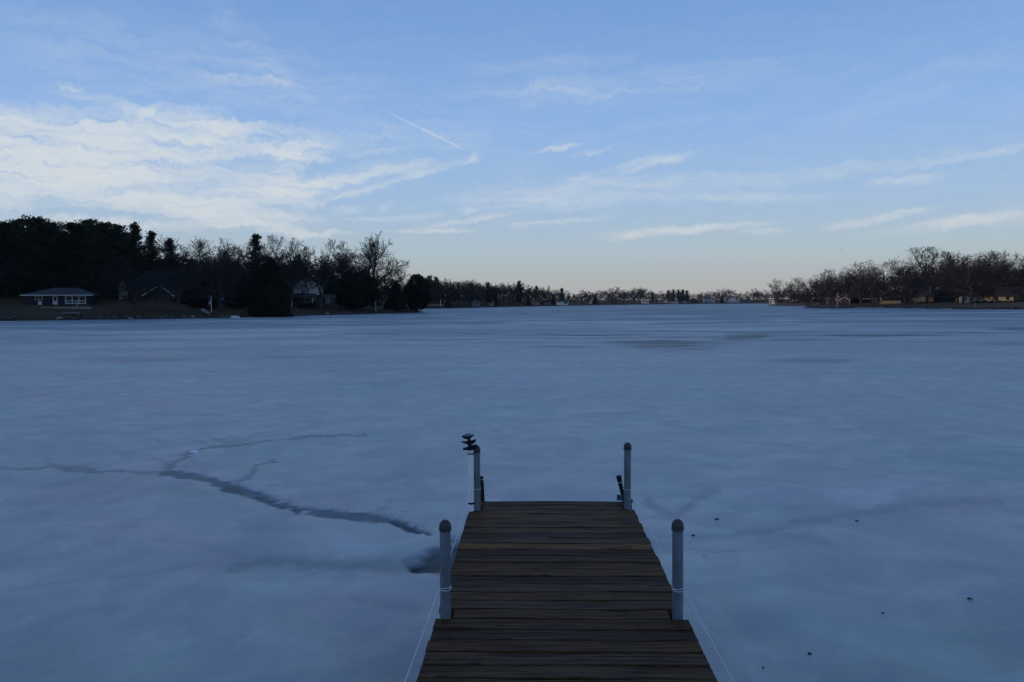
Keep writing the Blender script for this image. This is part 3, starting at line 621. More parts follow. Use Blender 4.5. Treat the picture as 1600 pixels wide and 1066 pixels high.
def bare_tree(seed, H=20.0, spread=1.0, trunk=.28, limbs=7, dens=(7, 6, 5), twig_r=.022, crook=1.0, up=.25, low=.12, girth=.019):
    """limbs fan out from the trunk to a dome, and fork down to twigs"""
    r_ = random.Random(seed); big = []; small = []; cz = H * (.5 + low * .5); ez = H * (.5 - low * .5); ex = H * .42 * spread
    lob = [r_.uniform(0, 6.28) for _ in range(4)]
    def reach(p, d):       # distance to the dome along d
        a = d.x * d.x / ex ** 2 + d.y * d.y / ex ** 2 + d.z * d.z / ez ** 2
        b_ = 2 * (p.x * d.x / ex ** 2 + p.y * d.y / ex ** 2 + (p.z - cz) * d.z / ez ** 2); c_ = p.x ** 2 / ex ** 2 + p.y ** 2 / ex ** 2 + (p.z - cz) ** 2 / ez ** 2 - 1
        k = b_ * b_ - 4 * a * c_
        return (-b_ + math.sqrt(k)) / (2 * a) if k > 0 and c_ < 0 else 0.0
    CK = (.07, .17, .2, .24, .26)
    def grow(p, d, L, r, lvl):
        L = max(L, .25); nseg = (5, 6, 4, 3, 2)[lvl]; pts = [p]; cur = d.copy(); sl = L / nseg; res = []
        for i in range(nseg):
            k = CK[lvl] * crook
            cur = (cur + Vector((r_.gauss(0, k), r_.gauss(0, k), r_.gauss(0, k) + up * (.25 if lvl < 3 else .12)))).normalized()
            q_ = pts[-1] + cur * sl; f0, f1 = i / nseg, (i + 1) / nseg; tp = .45 if lvl == 0 else .68
            ra, rb_ = r * (1 - tp * f0), r * (1 - tp * f1)
            (big if lvl < 2 else small).append((pts[-1], q_, max(ra, twig_r), max(rb_, twig_r * .8)))
            pts.append(q_); res.append((q_, cur.copy(), rb_))
        if lvl >= 4: return
        n = limbs if lvl == 0 else dens[lvl - 1]
        for k in range(n):
            if lvl == 0:
                t = .45 + .55 * (k + .6) / n; i = min(nseg - 1, int(t * nseg)); q_ = pts[i].lerp(pts[i + 1], min(1, t * nseg - i)); rr_ = res[i][2]
                a = k * 2.4 + r_.uniform(-.4, .4); elev = (.1 + .95 * (k / n)) + r_.uniform(-.1, .2)
                if k == n - 1: elev = 1.4
                nd = Vector((math.cos(a) * math.cos(elev), math.sin(a) * math.cos(elev), math.sin(elev))).normalized()
                w_ = .86 + .16 * math.sin(2 * a + lob[0]) + .1 * math.sin(3 * a + lob[1])
                grow(q_, nd, reach(q_, nd) * w_, rr_ * r_.uniform(.6, .8), 1)
            else:
                t = .2 + .8 * (k + r_.random() * .9 + .1) / n; i = min(nseg - 1, int(t * nseg)); q_ = pts[i].lerp(pts[i + 1], min(1, t * nseg - i)); cd, rr_ = res[i][1], res[i][2]
                side = Vector((r_.gauss(0, 1), r_.gauss(0, 1), r_.gauss(0, 1) + .25)); side = (side - cd * side.dot(cd)).normalized()
                an = R(r_.uniform(24, 58)); nd = (cd * math.cos(an) + side * math.sin(an)).normalized()
                L2 = L * (.52, .5, .52)[lvl - 1] * r_.uniform(.7, 1.2) * (1.2 - .5 * t); L2 = min(L2, max(reach(q_, nd) * 1.05, L2 * .35))
                grow(q_, nd, L2, max(rr_ * .66, twig_r), lvl + 1)
    grow(Vector((0, 0, -.4)), Vector((0, 0, 1)), H * trunk + .4, H * girth, 0)
    def pack(L, n): return tubes_np([tuple(s[0]) for s in L], [tuple(s[1]) for s in L], [s[2] for s in L], [s[3] for s in L], n)
    tv, tf = pack(big, 7); cv, cf = pack(small, 3)
    k = H / max(np.percentile(cv[:, 2], 99.7), 1); tv[:, 2] *= k; cv[:, 2] *= k
    return (tv, tf), (cv, cf)
def leaf_tris(centres, size, n_each, spread, flat=.6, seed=0, out=None):
    g_ = np.random.default_rng(seed); C = np.repeat(centres, n_each, axis=0); N = len(C)
    c_ = C + g_.normal(0, 1, (N, 3)) * np.array([spread, spread, spread * flat])
    a = g_.normal(0, 1, (N, 3)); a /= np.linalg.norm(a, axis=1)[:, None]; b_ = g_.normal(0, 1, (N, 3)); b_ -= (b_ * a).sum(1)[:, None] * a; b_ /= np.linalg.norm(b_, axis=1)[:, None]
    s_ = (size * g_.uniform(.6, 1.3, N))[:, None]
    V = np.stack([c_ + a * s_, c_ - a * s_ * .5 + b_ * s_ * .6, c_ - a * s_ * .5 - b_ * s_ * .6], 1).reshape(-1, 3)
    return V, np.arange(3 * N).reshape(-1, 3)
def pine_tree(seed, H=22.0, width=4.2, start=.2, spiky=False):
    r_ = random.Random(seed); seg = [(Vector((0, 0, -.4)), Vector((0, 0, H * .5)), H * .014, H * .009), (Vector((0, 0, H * .5)), Vector((0, 0, H)), H * .009, .03)]
    br = []; cen = []
    z = H * start
    while z < H * .985:
        t = (z / H - start) / (1 - start)
        prof = (1 - t) ** .75 * (.75 + .25 * math.sin(t * 14 + seed)) if spiky else math.sqrt(max(0, 1 - t ** 2.4)) * (.62 + .3 * math.sin(math.pi * min(1, t + .25))) * (.6 + .5 * r_.random()) + .05
        for k in range(r_.randint(4, 6)):
            a = r_.uniform(0, 2 * math.pi); L = width * prof * (r_.uniform(.5, 1.15) if r_.random() < .8 else r_.uniform(1.15, 1.6)) + .3; el_ = r_.uniform(-.05, .4) + .5 * t * t
            d = Vector((math.cos(a), math.sin(a), el_)); p0 = Vector((0, 0, z)); p1 = p0 + d * L
            br.append((p0, p1, .05, .02)); m_ = max(2, int(L / .75))
            for j in range(m_):
                f = (j + 1) / m_
                if f < .25 and L > 2: continue
                cen.append(tuple(p0.lerp(p1, f) + Vector((r_.gauss(0, .25), r_.gauss(0, .25), .1 + .1 * f))))
        z += r_.uniform(.55, .95)
    for k in range(5): cen.append((r_.gauss(0, .1), r_.gauss(0, .1), H * (.965 + .012 * k)))
    cen = np.array(cen); V, Fc = leaf_tris(cen, .33, 20, .5, .55, seed)
    t_ = tubes_np([tuple(s[0]) for s in seg], [tuple(s[1]) for s in seg], [s[2] for s in seg], [s[3] for s in seg], 7)
    bb = tubes_np([tuple(s[0]) for s in br], [tuple(s[1]) for s in br], [s[2] for s in br], [s[3] for s in br], 3)
    return t_, join_vf([bb, (V, Fc)])
def cedar_tree(seed, H=14.0, w=3.6, shape='oval', n=9000, size=.3):
    g_ = np.random.default_rng(seed); t = g_.random(n * 2)
    prof = {'oval': np.sin(np.pi * np.clip(t * .9 + .08, 0, 1)) ** .6, 'cone': (1 - t) ** .8 * 1.05 + .06, 'column': np.clip(np.minimum(t * 9 + .55, 1.0) * (1 - t ** 2.4), 0, 1) + .04, 'round': np.sqrt(np.clip(1 - (2 * t * .95 - .95) ** 2, 0, 1))}[shape]
    a = g_.random(n * 2) * 2 * np.pi; lump = 1 + .16 * np.sin(a * 3 + t * 11 + seed) + .10 * np.sin(a * 7 - t * 23) + g_.normal(0, .05, n * 2)
    rr_ = w * prof * lump * g_.uniform(.35, 1.0, n * 2) ** .4
    keep_ = g_.random(n * 2) < prof; c_ = np.stack([np.cos(a) * rr_, np.sin(a) * rr_, .35 + t * (H - .35)], 1)[keep_][:n]
    V, Fc = leaf_tris(c_, size, 1, .08, 1, seed + 1)
    t_ = tubes_np([(0, 0, -.4), (0, 0, H * .5)], [(0, 0, H * .5), (0, 0, H * .94)], [.26, .15], [.15, .04], 7); return t_, (V, Fc)
def to_mesh(name, vf, mat, smooth=False): me = mesh_np(name, vf[0], vf[1], smooth); me.materials.append(mat); return me
def join_vf(parts):
    vs = []; fs = []; n = 0
    for v, f in parts:
        if f.shape[1] == 4: f = np.concatenate([f[:, [0, 1, 2]], f[:, [0, 2, 3]]])
        vs.append(v); fs.append(f + n); n += len(v)
    return np.concatenate(vs), np.concatenate(fs)
LIB = {}
def lib(kind, tree, mt, mc, H):
    (t, c_) = tree; LIB.setdefault(kind, []).append((to_mesh('trunk', t, mt, True), to_mesh('crown', c_, mc), H, float(np.percentile(np.abs(c_[0][:, 0]), 96))))
for s in range(5): lib('oak', bare_tree(11 + s, 20, 1.1, .38, 9, (8, 7, 5), .028, 1.1, .2, .12, .023), M['bark'], M['twig'], 20)
for s in range(2): lib('open', bare_tree(101 + s, 20, 1.15, .42, 9, (8, 6, 6), .036, 1.25, .22, .28), M['bark'], M['twig'], 20)
lib('bold', bare_tree(141, 20, 1.3, .36, 11, (8, 8, 6), .033, 1.1, .2, .22, .030), M['bark'], M['twig'], 20)
for s in range(4): lib('elm', bare_tree(31 + s, 20, .85, .42, 10, (8, 7, 6), .022, .8, .5), M['bark'], M['twig'], 20)
for s in range(4): lib('pine', pine_tree(51 + s, 22, 5.0, .08), M['bark'], M['pine'], 22)
for s in range(2): lib('spire', pine_tree(61 + s, 22, 4.0, .12, True), M['bark'], M['pine'], 22)
lib('column', cedar_tree(71, 14, 3.4, 'column', 15000, .28), M['bark'], M['cedar'], 14)
lib('oval', cedar_tree(72, 9, 2.6, 'oval', 9000, .22), M['bark'], M['cedar'], 9)
lib('cone', cedar_tree(73, 9, 2.4, 'cone', 8000, .22), M['bark'], M['cedar'], 9)
lib('round', cedar_tree(74, 9, 4.2, 'round', 12000, .26), M['bark'], M['cedar'], 9)
FARV = {}
def farlib(kind, tree, mt, mc, H):
    (t, c_) = tree; v, f = join_vf([t, c_]); me = mesh_np('tree', v, f); me.materials.append(mc); FARV.setdefault(kind, []).append((me, H, (v, f)))
for s in range(5): farlib('bare', bare_tree(201 + s, 18, 1.0, .42, 9, (6, 5, 4), .055, 1.0, .3, .04), M['bark'], M['twig'], 18)
for s in range(3): farlib('pine', pine_tree(221 + s, 18, 4.2, .12), M['bark'], M['pine'], 18)
farlib('cone', cedar_tree(231, 9, 2.6, 'cone', 2500, .4), M['bark'], M['cedar'], 9)
tr_r = random.Random(99)
NAMES = {'oak': 'bare_oak_tree', 'open': 'bare_oak_tree', 'bold': 'bare_oak_tree', 'elm': 'bare_tree', 'pine': 'pine_tree', 'spire': 'spruce_tree', 'column': 'cedar_tree', 'oval': 'cedar_tree', 'cone': 'cedar_tree', 'round': 'cedar_tree'}
def tree(kind, px, top, d, label, group=None, wide=None, var=None, rz=None, leaves=False):
    x, y = at(px, d); zb = tz(x, y); h = z_at(px, top, d) - zb; L = LIB[kind]; tm, cm, H, cw = L[var if var is not None else tr_r.randrange(len(L))]
    s = h / H; sxy = s if wide is None else (wide / 2 * d / F) / cw
    rz = tr_r.uniform(0, 6.28) if rz is None else rz
    o = thing(NAMES[kind], label, 'tree', (x, y, zb), rz, group); o.scale = (sxy, sxy, s)
    link('trunk', tm, None, o); link('crown', cm, None, o)
    if leaves:
        cv = np.zeros(len(cm.vertices) * 3, dtype=np.float32); cm.vertices.foreach_get('co', cv); cv = cv.reshape(-1, 3)
        pick = cv[np.random.default_rng(3).choice(len(cv), 2600)]; pick = pick[pick[:, 2] < H * .7]
        V, Fc = leaf_tris(pick, .22, 2, .3, 1, 4); link('dry_leaves', to_mesh('dry_leaves', (V, Fc), M['dryleaf']), None, o)
    return o
def far_tree(kind, px, top, d, label, group, wide=1.0):
    x, y = at(px, d); zb = tz(x, y); h = z_at(px, top, d) - zb
    if h < 2: return
    me, H, _ = tr_r.choice(FARV[kind]); o = link({'bare': 'bare_tree', 'pine': 'pine_tree', 'cone': 'cedar_tree'}[kind], me, None, None, (x, y, zb), (0, 0, tr_r.uniform(0, 6.28)))
    s = h / H; o.scale = (s * wide, s * wide, s); tag(o, label, 'tree', group)

# left bank, prominent ones
gp = 'tall pines over the blue house'
ORD = ['first', 'second', 'third', 'fourth', 'fifth', 'sixth', 'seventh', 'eighth', 'ninth', 'tenth', 'eleventh', 'twelfth', 'thirteenth', 'fourteenth']
for i_, (px, top, d) in enumerate([(-25, 350, 185), (12, 350, 188), (36, 346, 196), (60, 343, 186), (84, 350, 200), (118, 352, 190), (140, 347, 198), (164, 351, 188), (186, 354, 200)]):
    tree('pine', px, top, d, ORD[i_] + ' from the left of the tall dark pines towering behind the blue house', gp, wide=(58, 50, 62, 54)[i_ % 4])
for px, top, d in [(-8, 358, 204), (24, 352, 206), (74, 353, 210), (102, 366, 206), (130, 354, 208), (152, 356, 210), (176, 362, 212), (200, 366, 214)]:
    tree('pine', px, top, d, 'pine filling a gap in the second row behind the tall pines over the blue house', 'second row of pines over the blue house', wide=54)
tree('spire', 215, 350, 192, 'tallest spiky spruce, right of the pines behind the blue house')
tree('spire', 239, 363, 196, 'shorter spiky spruce just right of the tallest spruce')
tree('spire', 268, 374, 205, 'dark evergreen top rising among bare trees above the big brown house')
tree('spire', 402, 369, 205, 'dark spruce rising behind the tall columnar cedar')
gb = 'bare trees in the wood on the left bank'
for i_, (px, top, d) in enumerate([(-60, 365, 170), (-10, 380, 175), (100, 372, 205), (255, 374, 200), (284, 368, 198), (312, 374, 192), (338, 371, 188), (362, 372, 196), (384, 374, 204), (428, 368, 202), (450, 373, 196), (474, 382, 205), (530, 382, 214), (552, 378, 220)]):
    tree('oak' if tr_r.random() < .6 else 'elm', px, top, d, ORD[i_] + ' from the left of the bare trees in the dark wood on the left bank', gb)
tree('oak', 210, 402, 158, 'spreading bare oak with thick trunk at the shore between the two left houses', var=0, wide=110)
tree('oak', 276, 408, 160, 'bare oak in front of the big brown gabled house', var=1, wide=90)
tree('oak', 343, 400, 166, 'bare tree near the left flagpole', var=2, wide=80)
tree('open', 503, 376, 190, 'bare oak standing in front of the white gabled house', var=0, wide=66)
tree('bold', 585, 366, 222, 'big open-crowned bare oak standing against the sky near the point', var=0, wide=88, rz=2.6)
tree('oak', 612, 402, 228, 'smaller bare oak right of the big open-crowned oak', var=3, wide=62)
tree('column', 424, 402, 167, 'tall dense dark columnar cedar at the waterline', wide=52)
tree('round', 556, 428, 212, 'wide rounded dark cedar on the lawn left of the big bare oak', wide=62)
tree('cone', 619, 440, 225, 'small cone-shaped dark cedar near the tip of the point', wide=30)
tree('oval', 652, 429, 232, 'dense oval dark cedar at the very tip of the left point', wide=36)
tree('round', 372, 446, 178, 'low dark evergreen shrub left of the columnar cedar', wide=50)
tree('cone', 320, 440, 172, 'dark cone evergreen behind the left flagpole', wide=34)
tree('round', 296, 452, 185, 'dark evergreen at the right end of the big brown house', wide=30)

def joined(name, label, items, mat, kind='stuff'):
    vs = []; fs = []; n = 0
    for k_, px, top, d, wd in items:
        if isinstance(px, tuple): (x, y), h = px, top; zb = tz(x, y)
        else: x, y = at(px, d); zb = tz(x, y); h = z_at(px, top, d) - zb
        if h < 1: continue
        _, H, (v, f) = tr_r.choice(FARV[k_]); s = h / H; a = tr_r.uniform(0, 6.28); ca, sa = math.cos(a), math.sin(a)
        w_ = v.copy(); X = w_[:, 0] * ca - w_[:, 1] * sa; Y = w_[:, 0] * sa + w_[:, 1] * ca
        w_ = np.stack([X * s * wd + x, Y * s * wd + y, w_[:, 2] * s + zb], 1); vs.append(w_); fs.append(f + n); n += len(w_)
    me = mesh_np(name, np.concatenate(vs), np.concatenate(fs)); o = link(name, me, mat); return tag(o, label, kind=kind)
def skyline(pts):
    xs, ys = zip(*pts); return lambda x: float(np.interp(x, xs, ys))
sk_left = skyline([(-300, 350), (0, 350), (180, 358), (240, 376), (300, 378), (460, 384), (560, 392), (600, 420), (640, 445), (668, 455)])
def dl(px): return float(np.interp(px, [-400, 0, 200, 340, 430, 560, 660], [125, 140, 149, 157, 170, 205, 232]))
items = []
for i in range(85):
    px = -280 + i * 10.6 + tr_r.uniform(-5, 5); d = dl(px) + tr_r.uniform(55, 130)
    items.append(('bare', px, sk_left(px) + tr_r.uniform(0, 26), d, 1.2))
joined('woodland', 'mass of bare trees filling the wood behind the left bank', items, M['twig'])
items = []
for i in range(90):
    px = -280 + i * 9.7 + tr_r.uniform(-8, 8); d = dl(px) + tr_r.uniform(50, 110)
    if px > 590: continue
    items.append(('pine' if tr_r.random() < .7 else 'cone', px, max(sk_left(px) + tr_r.uniform(24, 60), 392), d, 1.5))
joined('evergreen_woodland', 'mass of dark evergreens deep in the left bank wood', items, M['pine'])

items = []
for i in range(150):            # unseen trees added outside the frame to keep low sun off the dock
    t = i / 149; wx0 = -266 + tr_r.uniform(-26, 24) + 22 * t; wy0 = 150 - 330 * t + tr_r.uniform(-5, 5)
    if shore_dist([wx0], [wy0])[0] < 2: wx0 -= 14
    items.append((tr_r.choice(['pine', 'pine', 'bare']), (wx0, wy0), 25.0 + tr_r.uniform(-2, 3), 0, 1.35))
joined('sun_block_woods', 'unseen woods added at the left end of the lake to block the low sun', items, M['pine'])
# second left bank and far bank
sk2 = skyline([(640, 436), (668, 433), (684, 434), (700, 437), (720, 436), (742, 438), (760, 441), (780, 444), (793, 439), (812, 440), (826, 446), (838, 447), (852, 446), (868, 453), (880, 451), (896, 457), (915, 452), (932, 454), (955, 449), (970, 448), (985, 450),
                (996, 448), (1008, 450), (1020, 454), (1040, 455), (1050, 452), (1070, 452), (1080, 458), (1098, 453), (1110, 455), (1128, 450), (1142, 451), (1155, 457), (1170, 453), (1182, 449), (1195, 453), (1215, 445), (1300, 445)])
def d2(px): return float(np.interp(px, [600, 662, 704, 760, 835, 940, 1010, 1100, 1180, 1300], [385, 392, 400, 470, 560, 690, 820, 884, 900, 900]))
for i in range(95):
    px = 640 + i * 5.95 + tr_r.uniform(-2, 2)
    d = d2(px) + tr_r.uniform(8, 60); far_tree('bare', px, sk2(px) + abs(tr_r.gauss(0, 3)) - 0.5, d, 'bare tree along the distant bank across the ice', 'bare trees along the distant bank', 1.25)
for px, top in [(671, 430), (682, 432), (736, 441), (763, 440), (771, 448), (811, 438), (838, 446), (878, 449), (1044, 452), (1052, 451), (1060, 451), (1067, 451), (1073, 452), (1020, 455)]:
    far_tree('pine', px, top + 2.2, d2(px) + tr_r.uniform(8, 30), 'dark pine standing out of the bare trees on the distant bank', 'pines on the distant bank', .85)
for px, top in [(865, 462), (930, 460), (826, 462), (700, 462), (1128, 462), (775, 462)]:
    far_tree('cone', px, top, d2(px) + 6, 'dark low evergreen at the distant waterside', 'low evergreens on the distant bank', .9)
items = []
for i in range(110):
    px = 600 + i * 6.2 + tr_r.uniform(-4, 4); d = d2(px) + tr_r.uniform(30, 120); items.append(('bare', px, sk2(px) + tr_r.uniform(3, 12), d, 1.5))
joined('distant_woodland', 'low mass of bare woods beyond the distant bank', items, M['twig'])

# right bank
sk3 = skyline([(1198, 452), (1208, 442), (1218, 435), (1232, 433), (1246, 435), (1256, 432), (1266, 440), (1272, 426), (1290, 419), (1306, 422), (1322, 421), (1334, 414), (1345, 409), (1362, 407), (1380, 409), (1394, 414), (1404, 410), (1412, 398), (1422, 389), (1445, 388), (1462, 391), (1480, 395),
               (1500, 391), (1516, 394), (1536, 392), (1555, 389), (1572, 391), (1592, 396), (1620, 393), (1700, 385), (1900, 360)])
def d3(px): return float(np.interp(px, [1198, 1250, 1255, 1330, 1400, 1469, 1600, 1900], [480, 425, 300, 285, 273, 240, 217, 180]))
for i_, (px, wd) in enumerate(sorted([(1216, 34), (1232, 36), (1249, 36), (1260, 28)])):
    tree('oak', px, sk3(px), 452 + tr_r.uniform(-12, 20), ORD[i_] + ' from the left of the bare trees clumped on the farther right cape', 'bare trees on the farther right cape', wide=wd)
for i_, (px, wd) in enumerate(sorted([(1283, 46), (1297, 50), (1318, 52), (1330, 40)])):
    tree('oak', px, sk3(px), 330 + tr_r.uniform(-10, 20), ORD[i_] + ' from the left of the bare trees behind the right flagpole', 'bare trees behind the right flagpole', wide=wd)
for i_, (px, wd) in enumerate(sorted([(1346, 56), (1362, 50), (1380, 52)])):
    tree('oak', px, sk3(px), 310 + tr_r.uniform(-8, 14), ORD[i_] + ' from the left of the bare trees above the low brown house', 'bare trees above the low brown house', wide=wd)
tree('elm', 1443, 386, 318, 'tallest bare tree on the right bank with broad fan crown', var=1, wide=92)
for i_, (px, wd) in enumerate(sorted([(1416, 50), (1476, 60), (1502, 62), (1528, 60), (1550, 60), (1574, 62), (1602, 64), (1640, 70), (1700, 80), (1490, 50), (1560, 50)])):
    tree('oak' if tr_r.random() < .5 else 'elm', px, sk3(px) + tr_r.uniform(0, 4), d3(px) + tr_r.uniform(55, 85), ORD[i_] + ' from the left of the tall bare trees behind the right bank houses', 'bare trees behind the right bank houses', wide=wd)
for px, top, d, lab in [(1286.5, 428, 305, 'bare tree with pale trunk left of the right flagpole, nearer the cape tip'), (1302, 426, 292, 'bare tree with pale trunk just left of the right flagpole'), (1345.5, 416, 290, 'bare tree in front of the low brown house'),
                        (1365, 430, 282, 'slim bare tree right of the one before the low brown house'), (1416, 405, 276, 'bare tree between the gabled sunroom and the brick house'), (1423, 425, 280, 'slender bare tree beside the orange brick wall'),
                        (1496, 402, 262, 'bare tree left of the yellow house, farther trunk'), (1504, 400, 252, 'bare tree left of the yellow house, second trunk'), (1517, 398, 246, 'bare tree in front of the left corner of the yellow house')]:
    tree('oak', px, top, d, lab, wide=(470 - top) * 1.05)
tree('oak', 1557, 420, 250, 'tree keeping reddish dry leaves in front of the yellow house', var=4, wide=70, leaves=True)
tree('round', 1336, 466, 302, 'dark rounded shrub at the low brown house', wide=14)
items = []
for i in range(75):
    px = 1205 + i * 8.5 + tr_r.uniform(-4, 4); d = d3(px) + tr_r.uniform(75, 130) + (0 if px > 1262 else -20); items.append(('bare', px, sk3(px) + tr_r.uniform(14, 36), d, 1.5))
joined('right_woodland', 'mass of bare trees behind the right bank', items, M['twig'])
# undergrowth along the back of the lawns, both banks
def brush(name, label, pts, seed):
    g_ = np.random.default_rng(seed); cs = []
    for px, d, hh_ in pts:
        x, y = at(px, d); zb = tz(x, y)
        if shore_dist([x], [y])[0] < 6: continue
        for k in range(26): cs.append((x + g_.normal(0, 3.0), y + g_.normal(0, 2.2), zb + g_.random() ** 1.3 * hh_))
    V, Fc = leaf_tris(np.array(cs), .27, 8, .5, .8, seed); return tag(link(name, to_mesh(name, (V, Fc), M['cedar'])), label, kind='stuff')
pts = [(px, dl(px) + tr_r.uniform(36, 60), tr_r.uniform(6, 10)) for px in np.arange(-250, 600, 5)]
brush('undergrowth', 'dark brush at the back of the left bank lawns', pts, 5)
pts = [(px, d3(px) + tr_r.uniform(40, 60), tr_r.uniform(5, 8)) for px in np.arange(1205, 1900, 6)]
brush('right_undergrowth', 'dark brush behind the right bank houses', pts, 6)
pts = [(px, d2(px) + tr_r.uniform(14, 45), tr_r.uniform(5, 9)) for px in np.arange(600, 1260, 3.5)]
brush('distant_undergrowth', 'dark brush along the distant bank', pts, 8)

# ------------------------------------------------------------------ houses
class House:
    """front face at distance d, drawn in photograph pixels and turned to face the lake"""
    def __init__(s, name, label, px0, px1, base_y, d, cat='house'):
        s.pc = (px0 + px1) / 2; s.d = d; x, y = at(s.pc, d); s.k = d / F; s.by = base_y; s.z0 = z_at(s.pc, base_y, d)
        s.rz = -math.atan2(x, y) * .6; s.o = thing(name, label, cat, (x, y, s.z0), s.rz)
    def X(s, px): return (px - s.pc) * s.k
    def Z(s, py): return (s.by - py) * s.k
    def box(s, name, mat, px0, py0, px1, py1, y0, y1, parent=None):
        return MB().box(s.X(px0), y0, s.Z(py1), s.X(px1), y1, s.Z(py0)).build(name, mat, parent or s.o)
    def wall(s, mat, px0, px1, ytop, ybot, depth=8, y0=0, name='wall'):
        return MB().box(s.X(px0), y0, s.Z(ybot) - 1.0, s.X(px1), y0 + depth, s.Z(ytop)).build(name, mat, s.o)
    def hip(s, mat, px0, px1, rx0, rx1, yr, ye, depth=8, y0=0, ov=.5, fascia=None):
        a, b_, c_, e_ = s.X(px0), s.X(px1), s.X(rx0), s.X(rx1); zr, ze = s.Z(yr), s.Z(ye); ya, yb = y0 - ov, y0 + depth + ov; ym = (ya + yb) / 2
        m = MB(); m.add([(a, ya, ze), (b_, ya, ze), (b_, yb, ze), (a, yb, ze), (c_, ym, zr), (e_, ym, zr), (a, ya, ze - .15), (b_, ya, ze - .15), (b_, yb, ze - .15), (a, yb, ze - .15)],
                        [(0, 1, 5, 4), (1, 2, 5), (2, 3, 4, 5), (3, 0, 4), (0, 6, 7, 1), (1, 7, 8, 2), (2, 8, 9, 3), (3, 9, 6, 0), (6, 9, 8, 7)])
        r_ = m.build('roof', mat, s.o)
        if fascia: MB().box(a, ya - .06, ze - .2, b_, ya - .005, ze + .02).build('fascia', fascia, r_)
        return r_
    def gable(s, wall_mat, roof_mat, px0, px1, apx, yap, ye, ybot, depth=8, y0=0, ov=.5, trim=None, name='gable_wall'):
        a, b_, c_ = s.X(px0), s.X(px1), s.X(apx); zr, ze, zb = s.Z(yap), s.Z(ye), s.Z(ybot) - .8
        m = MB(); m.add([(a, y0, zb), (b_, y0, zb), (b_, y0, ze), (c_, y0, zr), (a, y0, ze), (a, y0 + depth, zb), (b_, y0 + depth, zb), (b_, y0 + depth, ze), (c_, y0 + depth, zr), (a, y0 + depth, ze)],
                        [(0, 1, 2, 3, 4), (5, 9, 8, 7, 6), (0, 5, 6, 1), (1, 6, 7, 2), (2, 7, 8, 3), (3, 8, 9, 4), (4, 9, 5, 0)]); m.build(name, wall_mat, s.o)
        t = .16; r_ = None; m = MB()
        for e in (a, b_):
            sg = -1 if e < c_ else 1; sl = (zr - ze) / abs(e - c_); ex = e + sg * ov; ez = ze - sl * ov
            m.add([(c_, y0 - ov, zr + .02), (ex, y0 - ov, ez + .02), (ex, y0 + depth + ov, ez + .02), (c_, y0 + depth + ov, zr + .02), (c_, y0 - ov, zr + t), (ex, y0 - ov, ez + t), (ex, y0 + depth + ov, ez + t), (c_, y0 + depth + ov, zr + t)],
                  [(0, 1, 2, 3), (4, 7, 6, 5), (0, 4, 5, 1), (1, 5, 6, 2), (2, 6, 7, 3), (3, 7, 4, 0)])
        r_ = m.build('roof', roof_mat, s.o)
        if trim:
            for e in (a, b_):
                sg = -1 if e < c_ else 1; sl = (zr - ze) / abs(e - c_); ex = e + sg * (ov + .03); ez = ze - sl * (ov + .03)
                MB().add([(c_, y0 - ov - .07, zr - .12), (ex, y0 - ov - .07, ez - .12), (ex, y0 - ov - .005, ez - .12), (c_, y0 - ov - .005, zr - .12), (c_, y0 - ov - .07, zr + .18), (ex, y0 - ov - .07, ez + .18), (ex, y0 - ov - .005, ez + .18), (c_, y0 - ov - .005, zr + .18)],
                         [(0, 3, 2, 1), (4, 5, 6, 7), (0, 1, 5, 4), (1, 2, 6, 5), (2, 3, 7, 6), (3, 0, 4, 7)]).build('bargeboard', trim, r_)
        return r_
    def window(s, px0, py0, px1, py1, frame=None, n=1, y0=0, pane=None, name='window', ft=.09, rows=1):
        frame = frame or M['white']; a, b_, zl_, zh = s.X(px0), s.X(px1), s.Z(py1), s.Z(py0); m = MB(); fy0, fy1 = y0 - .07, y0 - .004
        m.box(a, fy0, zl_, b_, fy1, zl_ + ft); m.box(a, fy0, zh - ft, b_, fy1, zh)
        for i in range(n + 1):
            x = a + (b_ - a - ft) * i / n; m.box(x, fy0 + .003, zl_ + ft, x + ft, fy1, zh - ft)
        for i in range(1, rows): zz = zl_ + (zh - zl_) * .3; m.box(a + ft, fy0 + .006, zz, b_ - ft, fy1, zz + ft * .8)
        w_ = m.build(name, frame, s.o)
        for i in range(n):
            x = a + (b_ - a - ft) * i / n + ft; x2 = a + (b_ - a - ft) * (i + 1) / n
            MB().box(x, y0 - .035, zl_ + ft, x2, y0 - .006, zh - ft).build('pane', pane or M['glass'], w_)
        return w_
    def door(s, px0, py0, px1, py1, mat, y0=0, glass=True):
        a, b_, zl_, zh = s.X(px0), s.X(px1), s.Z(py1), s.Z(py0); d_ = MB().box(a, y0 - .06, zl_, b_, y0 - .004, zh).build('door', mat, s.o)
        if glass: MB().box(a + .2, y0 - .075, zl_ + (zh - zl_) * .45, b_ - .2, y0 - .062, zh - .15).build('pane', M['glass'], d_)
        MB().tube([(b_ - .1, y0 - .12, zl_ + (zh - zl_) * .42), (b_ - .1, y0 - .062, zl_ + (zh - zl_) * .42)], .04, 6).build('handle', M['cap'], d_)
    def chimney(s, roof, px0, px1, yt, yb, mat, y0=3, dep=.8):
        MB().box(s.X(px0), y0, s.Z(yb), s.X(px1), y0 + dep, s.Z(yt)).build('chimney', mat, roof)
    def courses(s, px0, px1, ytop, ybot, y0, mat, n):
        m = MB()
        for i in range(n):
            z = s.Z(ybot) + (s.Z(ytop) - s.Z(ybot)) * (i + .5) / n; m.box(s.X(px0), y0 - .03, z - .015, s.X(px1), y0 - .003, z + .015)
        o = m.build('siding_laps', mat, s.o); o['kind'] = 'stuff'; return o

